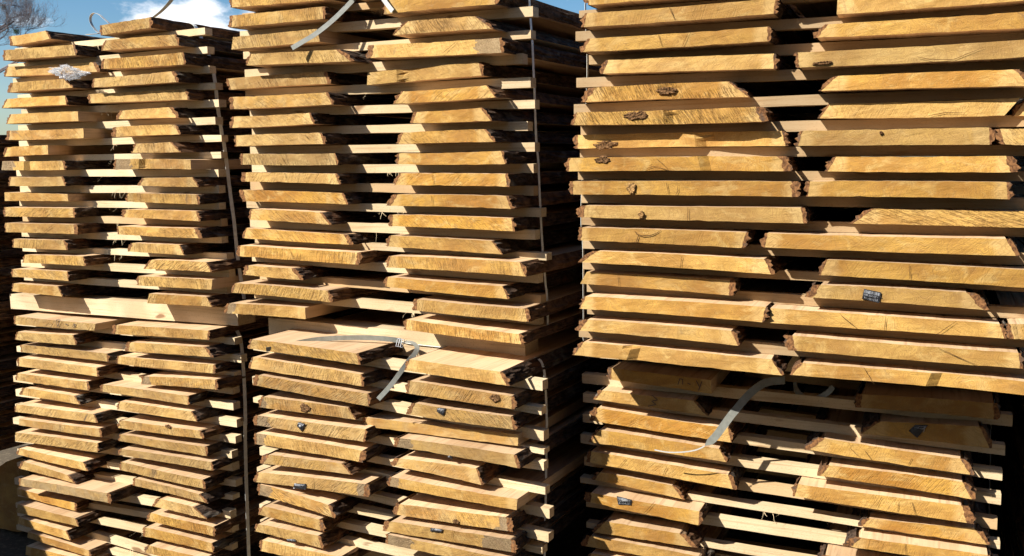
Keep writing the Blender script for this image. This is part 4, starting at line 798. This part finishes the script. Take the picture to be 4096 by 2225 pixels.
# buckle
u, z = D['buckle']; fr = FR['2L']
cu = bpy.data.curves.new('buckle', 'CURVE'); cu.dimensions = '3D'; cu.bevel_depth = .0016; cu.bevel_resolution = 2
for dx in (-.009, 0, .009):
    sp = cu.splines.new('POLY'); loop = [(dx-.004, 0, -.013), (dx-.004, 0, .013), (dx+.004, 0, .013), (dx+.004, 0, -.013)]
    sp.points.add(3); sp.use_cyclic_u = True
    for p, c in zip(sp.points, loop): p.co = (*c, 1)
tmp = bpy.data.objects.new('buckle_source', cu); C.objects.link(tmp)
dg = bpy.context.evaluated_depsgraph_get(); me = bpy.data.meshes.new_from_object(tmp.evaluated_get(dg)); bpy.data.objects.remove(tmp)
me.materials.clear(); me.materials.append(M_STEEL)
o = bpy.data.objects.new('buckle', me); C.objects.link(o); o.location = fr.w(u, .145, z); o.rotation_euler = (-.35, .1, -fr.th)
tag(o, 'small steel wire buckle joining the straps on the middle stack', 'buckle')

# ------------------------------------------------------------------ crumpled film
u0, z0, u1, z1 = D['film']; fr = FR['1U']
bm = bmesh.new(); bmesh.ops.create_icosphere(bm, subdivisions=5, radius=1)
for v in bm.verts:
    c = v.co.copy(); k = 1+.5*fbm(c.x*2.2, c.y*2.2, c.z*2.2)+.22*abs(fbm(c.x*6, c.y*6, c.z*6))
    sx = .5+.5*max(0, 1-abs(c.x)*.9)
    v.co = Vector((c.x*k*.084, c.y*k*.022*sx, c.z*k*.023*sx-.006*c.x+.010*fbm(c.x*4, 3, 1)))
me = bpy.data.meshes.new('plastic_film'); bm.to_mesh(me); bm.free()
t = NT('clear_film'); t.b.inputs['Alpha'].default_value = .36; t.b.inputs['Transmission Weight'].default_value = .25; t.b.inputs['IOR'].default_value = 1.3
n = t.noise(t.objc(), 45, 4, .6); t.bump(n, .5, .004); me.materials.append(t.out((.50, .51, .53), .25, .6))
o = bpy.data.objects.new('plastic_film', me); C.objects.link(o); o.location = fr.w((u0+u1)/2+.015, -.012, (z0+z1)/2-.002); o.rotation_euler = (0, .08, -fr.th)
tag(o, 'crumpled clear plastic film lying on the fourth layer of the leftmost stack', 'plastic film')

# ------------------------------------------------------------------ log beside the leftmost stack
fr = FR['1L']; P = D['log']
vs, fs, mi = [], [], []
n0 = len(P); ring = []
for i in range(n0):
    a, b = P[i], P[(i+1) % n0]
    for k in range(4):
        f = k/4; ring.append((a[0]+(b[0]-a[0])*f, a[1]+(b[1]-a[1])*f))
n = len(ring); cu_, cz_ = sum(p[0] for p in ring)/n, sum(p[1] for p in ring)/n
YS = [0, .02, .05, .1, .16, .24, .34, .5, .8, 1.3, 2.0]
for y in YS:
    for i, (a, z) in enumerate(ring):
        s = 1+(.018*fbm(i*.7, y*14, 3) if y else .012*fbm(i*.9, 4))-.06*y
        vs.append(((a-cu_)*s, y, (z-cz_)*s))
for s in range(len(YS)-1):
    for i in range(n):
        i2 = (i+1) % n; fs.append((s*n+i, s*n+i2, (s+1)*n+i2, (s+1)*n+i)); mi.append(1)
fs.append(tuple(reversed(range(n)))); mi.append(0)
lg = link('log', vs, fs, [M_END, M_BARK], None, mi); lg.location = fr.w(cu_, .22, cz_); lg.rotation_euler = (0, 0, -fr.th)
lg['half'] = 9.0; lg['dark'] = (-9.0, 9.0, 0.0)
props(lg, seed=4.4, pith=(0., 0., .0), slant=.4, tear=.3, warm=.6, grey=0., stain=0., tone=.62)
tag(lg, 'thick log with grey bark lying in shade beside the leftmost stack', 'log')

# ------------------------------------------------------------------ neighbouring stacks seen edge-on, plus an unseen one that casts shade
def neighbour(fr, u0, u1, ztop, zbot, d, labelf, group, pitch=.062):
    z = ztop; i = 0
    while z-.036 > zbot:
        a, b = u0+U(-.02, .02), u1+U(-.03, .02)
        q = [a+U(0, .02), z, b-U(0, .03), z+U(-.003, .003), b, z-.037, a, z-.037]
        o, _, _ = make_board('nb'+str(int(d*10)), i+int(u0*50), q, d+U(-.01, .01), fr, 'oak_board', dict(warm=.4, grey=.2))
        tag(o, labelf(i), 'board', group)
        z -= pitch; i += 1
neighbour(FR['1U'], -1.30, -.87, 1.88, 1.06, .0, lambda i: f'shaded board edge, {ORDL(i)} from top, in the stack past the left photo edge', 'boards of the stack beyond the left edge', .0385)
neighbour(FR['1U'], -1.62, -1.0, 1.045, .40, .0, lambda i: f'shaded low board, {ORD[i]} from top, above the log at the left photo edge', 'boards above the log')
neighbour(FR['1U'], -1.9, -1.2, 1.09, .05, -3.65, lambda i: f'forward board, {ORD[i]} from top, in the unseen low stack shading the lower left boards', 'boards of the unseen low stack casting shade')  # out of view, placed and sized to throw shade on the lower left
neighbour(FR['3U'], .77, 1.6, 2.3, 1.12, .5, lambda i: f'dark board, {ORDL(i)} from top in the far stack beyond the rightmost stack', 'boards of the far dark stack', .0385)
neighbour(FR['3U'], .67, 1.5, 1.09, .05, .48, lambda i: f'dark low board, {ORD[i]} from top, in the far stack beyond the rightmost stack', 'boards of the far dark stack', .062)

# ------------------------------------------------------------------ unseen row of stacks behind the camera, added to hold back sky light
def facing(x, w, h, k):
    root = bpy.data.objects.new('timber_stack', None); C.objects.link(root); root.location = (x, -2.5, 0); root.rotation_euler = (0, 0, U(-.05, .05))
    nl = int(h/.062)
    for i in range(nl):
        z = .1+i*.062; a, c = -w/2+U(-.03, .03), w/2+U(-.03, .03)
        bv = [(a, -2.6, z), (c, -2.6, z), (c, U(-.03, .03), z), (a, U(-.03, .03), z)]; bv += [(p[0]*.985, p[1], z+.037) for p in bv]
        o = link('board_layer', bv, [(3, 2, 1, 0), (4, 5, 6, 7), (0, 1, 5, 4), (1, 2, 6, 5), (2, 3, 7, 6), (3, 0, 4, 7)], M_SAWN, root)
        props(o, seed=U(0, 60), tone=.55)
    tag(root, f'{ORD[k]} timber stack of the unseen row added behind the camera to block sky light', 'timber stack', 'stacks across the aisle')
    return root
for k in range(7): facing(-5.4+k*1.75, 1.6, U(4.2, 4.7), k)
st = facing(0, 2.2, 1.3, 0); st.location = FR['3U'].w(-.2, 6.0, 0); st.rotation_euler = (0, 0, -FR['3U'].th)
tag(st, 'low dark timber stack glimpsed behind the rightmost stack', 'timber stack')
del st['group']

# ------------------------------------------------------------------ bare trees and mistletoe far behind
def tree(limbs, seed):
    r = random.Random(seed); vs, fs = [], []
    def seg(p, q, a, b):
        d = (q-p).normalized(); s = d.cross(Vector((.3, .2, .9))).normalized(); t = d.cross(s); k = len(vs)
        for c, rr in ((p, a), (q, b)):
            for i in range(4): vs.append(c+s*(rr*math.cos(i*1.571))+t*(rr*math.sin(i*1.571)))
        for i in range(4): fs.append((k+i, k+(i+1) % 4, k+4+(i+1) % 4, k+4+i))
    def twig(p, d, L, rad, lev):
        n = 4; q = p
        for i in range(n):
            d = (d+Vector((r.uniform(-.35, .35), r.uniform(-.35, .35), r.uniform(-.15, .4)))).normalized()
            e = q+d*(L/n); seg(q, e, rad*(1-i/n*.6), rad*(1-(i+1)/n*.6)); q = e
            if lev > 0 and r.random() < .95:
                for _ in range(r.choice((1, 2))):
                    dd = (d+Vector((r.uniform(-.9, .9), r.uniform(-.9, .9), r.uniform(-.5, .9)))).normalized()
                    twig(q, dd, L*r.uniform(.45, .75), rad*.62, lev-1)
    for li_, L in enumerate(limbs):
        pts = [Vector(p)+Vector((0, .25*math.sin(li_*2.3+i*.8), 0)) for i, p in enumerate(L)]
        n = len(pts); r0 = .016 if n > 6 else .009
        for i in range(n-1):
            seg(pts[i], pts[i+1], r0*(1-.65*i/n), r0*(1-.65*(i+1)/n))
            for _ in range(3):
                f = r.random(); p = pts[i].lerp(pts[i+1], f); d = (pts[i+1]-pts[i]).normalized()+Vector((r.uniform(-.8, .8), r.uniform(-.8, .8), r.uniform(-.3, .9)))
                twig(p, d.normalized(), r.uniform(.2, .5), .0032, 2)
    root = bpy.data.objects.new('bare_tree', None); C.objects.link(root)
    link('crown', vs, fs, M_TWIG, root)
    # trunk out of the frame to the left, limbs leave it
    tv, tf = [], []
    base = Vector((limbs[0][0][0]-1.5, 26, -.05)); m = 12
    for i in range(13):
        f = i/12; rr = .34*(1-.72*f); c = base+Vector((.25*math.sin(f*3), .15*math.sin(f*5), f*11.5))
        for j in range(m): tv.append(c+Vector((math.cos(j/m*6.283)*rr, math.sin(j/m*6.283)*rr, 0)))
        if i:
            for j in range(m): tf.append(((i-1)*m+j, (i-1)*m+(j+1) % m, i*m+(j+1) % m, i*m+j))
    tr = link('trunk', tv, tf, M_TWIG, root, smooth=True)
    vs2 = len(vs)
    bv, bf = [], []
    for L in limbs:
        if L[0][0] < limbs[0][1][0]+.9 and len(L) > 2:
            p = Vector(L[0]); c = base+Vector((.1, 0, max(1, p.z-1.4)+.05))
            d = (p-c).normalized(); s = d.cross(Vector((0, 1, 0))).normalized(); t = d.cross(s); k = len(bv)
            for cc, rr in ((c, .06), (p, .022)):
                for i in range(6): bv.append(cc+s*(rr*math.cos(i*1.047))+t*(rr*math.sin(i*1.047)))
            for i in range(6): bf.append((k+i, k+(i+1) % 6, k+6+(i+1) % 6, k+6+i))
    if bv: link('limb', bv, bf, M_TWIG, root)
    return root
tag(tree(D['limbs'], 3), 'bare leafless tree with fine twigs against the blue sky', 'tree')
for k, (c, rad) in enumerate(D['mistle']):
    r = random.Random(k+50); vs, fs = [], []
    for i in range(900):
        d = Vector((r.gauss(0, 1), r.gauss(0, 1), r.gauss(0, 1))).normalized()
        rr = rad*r.random()**.45*(1+.25*fbm(d.x*2+k, d.y*2, d.z*2)); p = d*rr
        a = Vector((r.gauss(0, 1), r.gauss(0, 1), r.gauss(0, 1))).normalized(); b = a.cross(d).normalized()
        b0 = len(vs); vs += [p-b*.004, p+a*.009, p+b*.004, p-a*.009]; fs.append((b0, b0+1, b0+2, b0+3))
    o = link('mistletoe', vs, fs, M_MISTLE); o.location = c
    tag(o, ('upper dark green mistletoe ball in the bare tree by the photo corner', 'lower dark mistletoe ball in the bare tree just above the top board')[k], 'mistletoe', 'mistletoe balls in the tree')
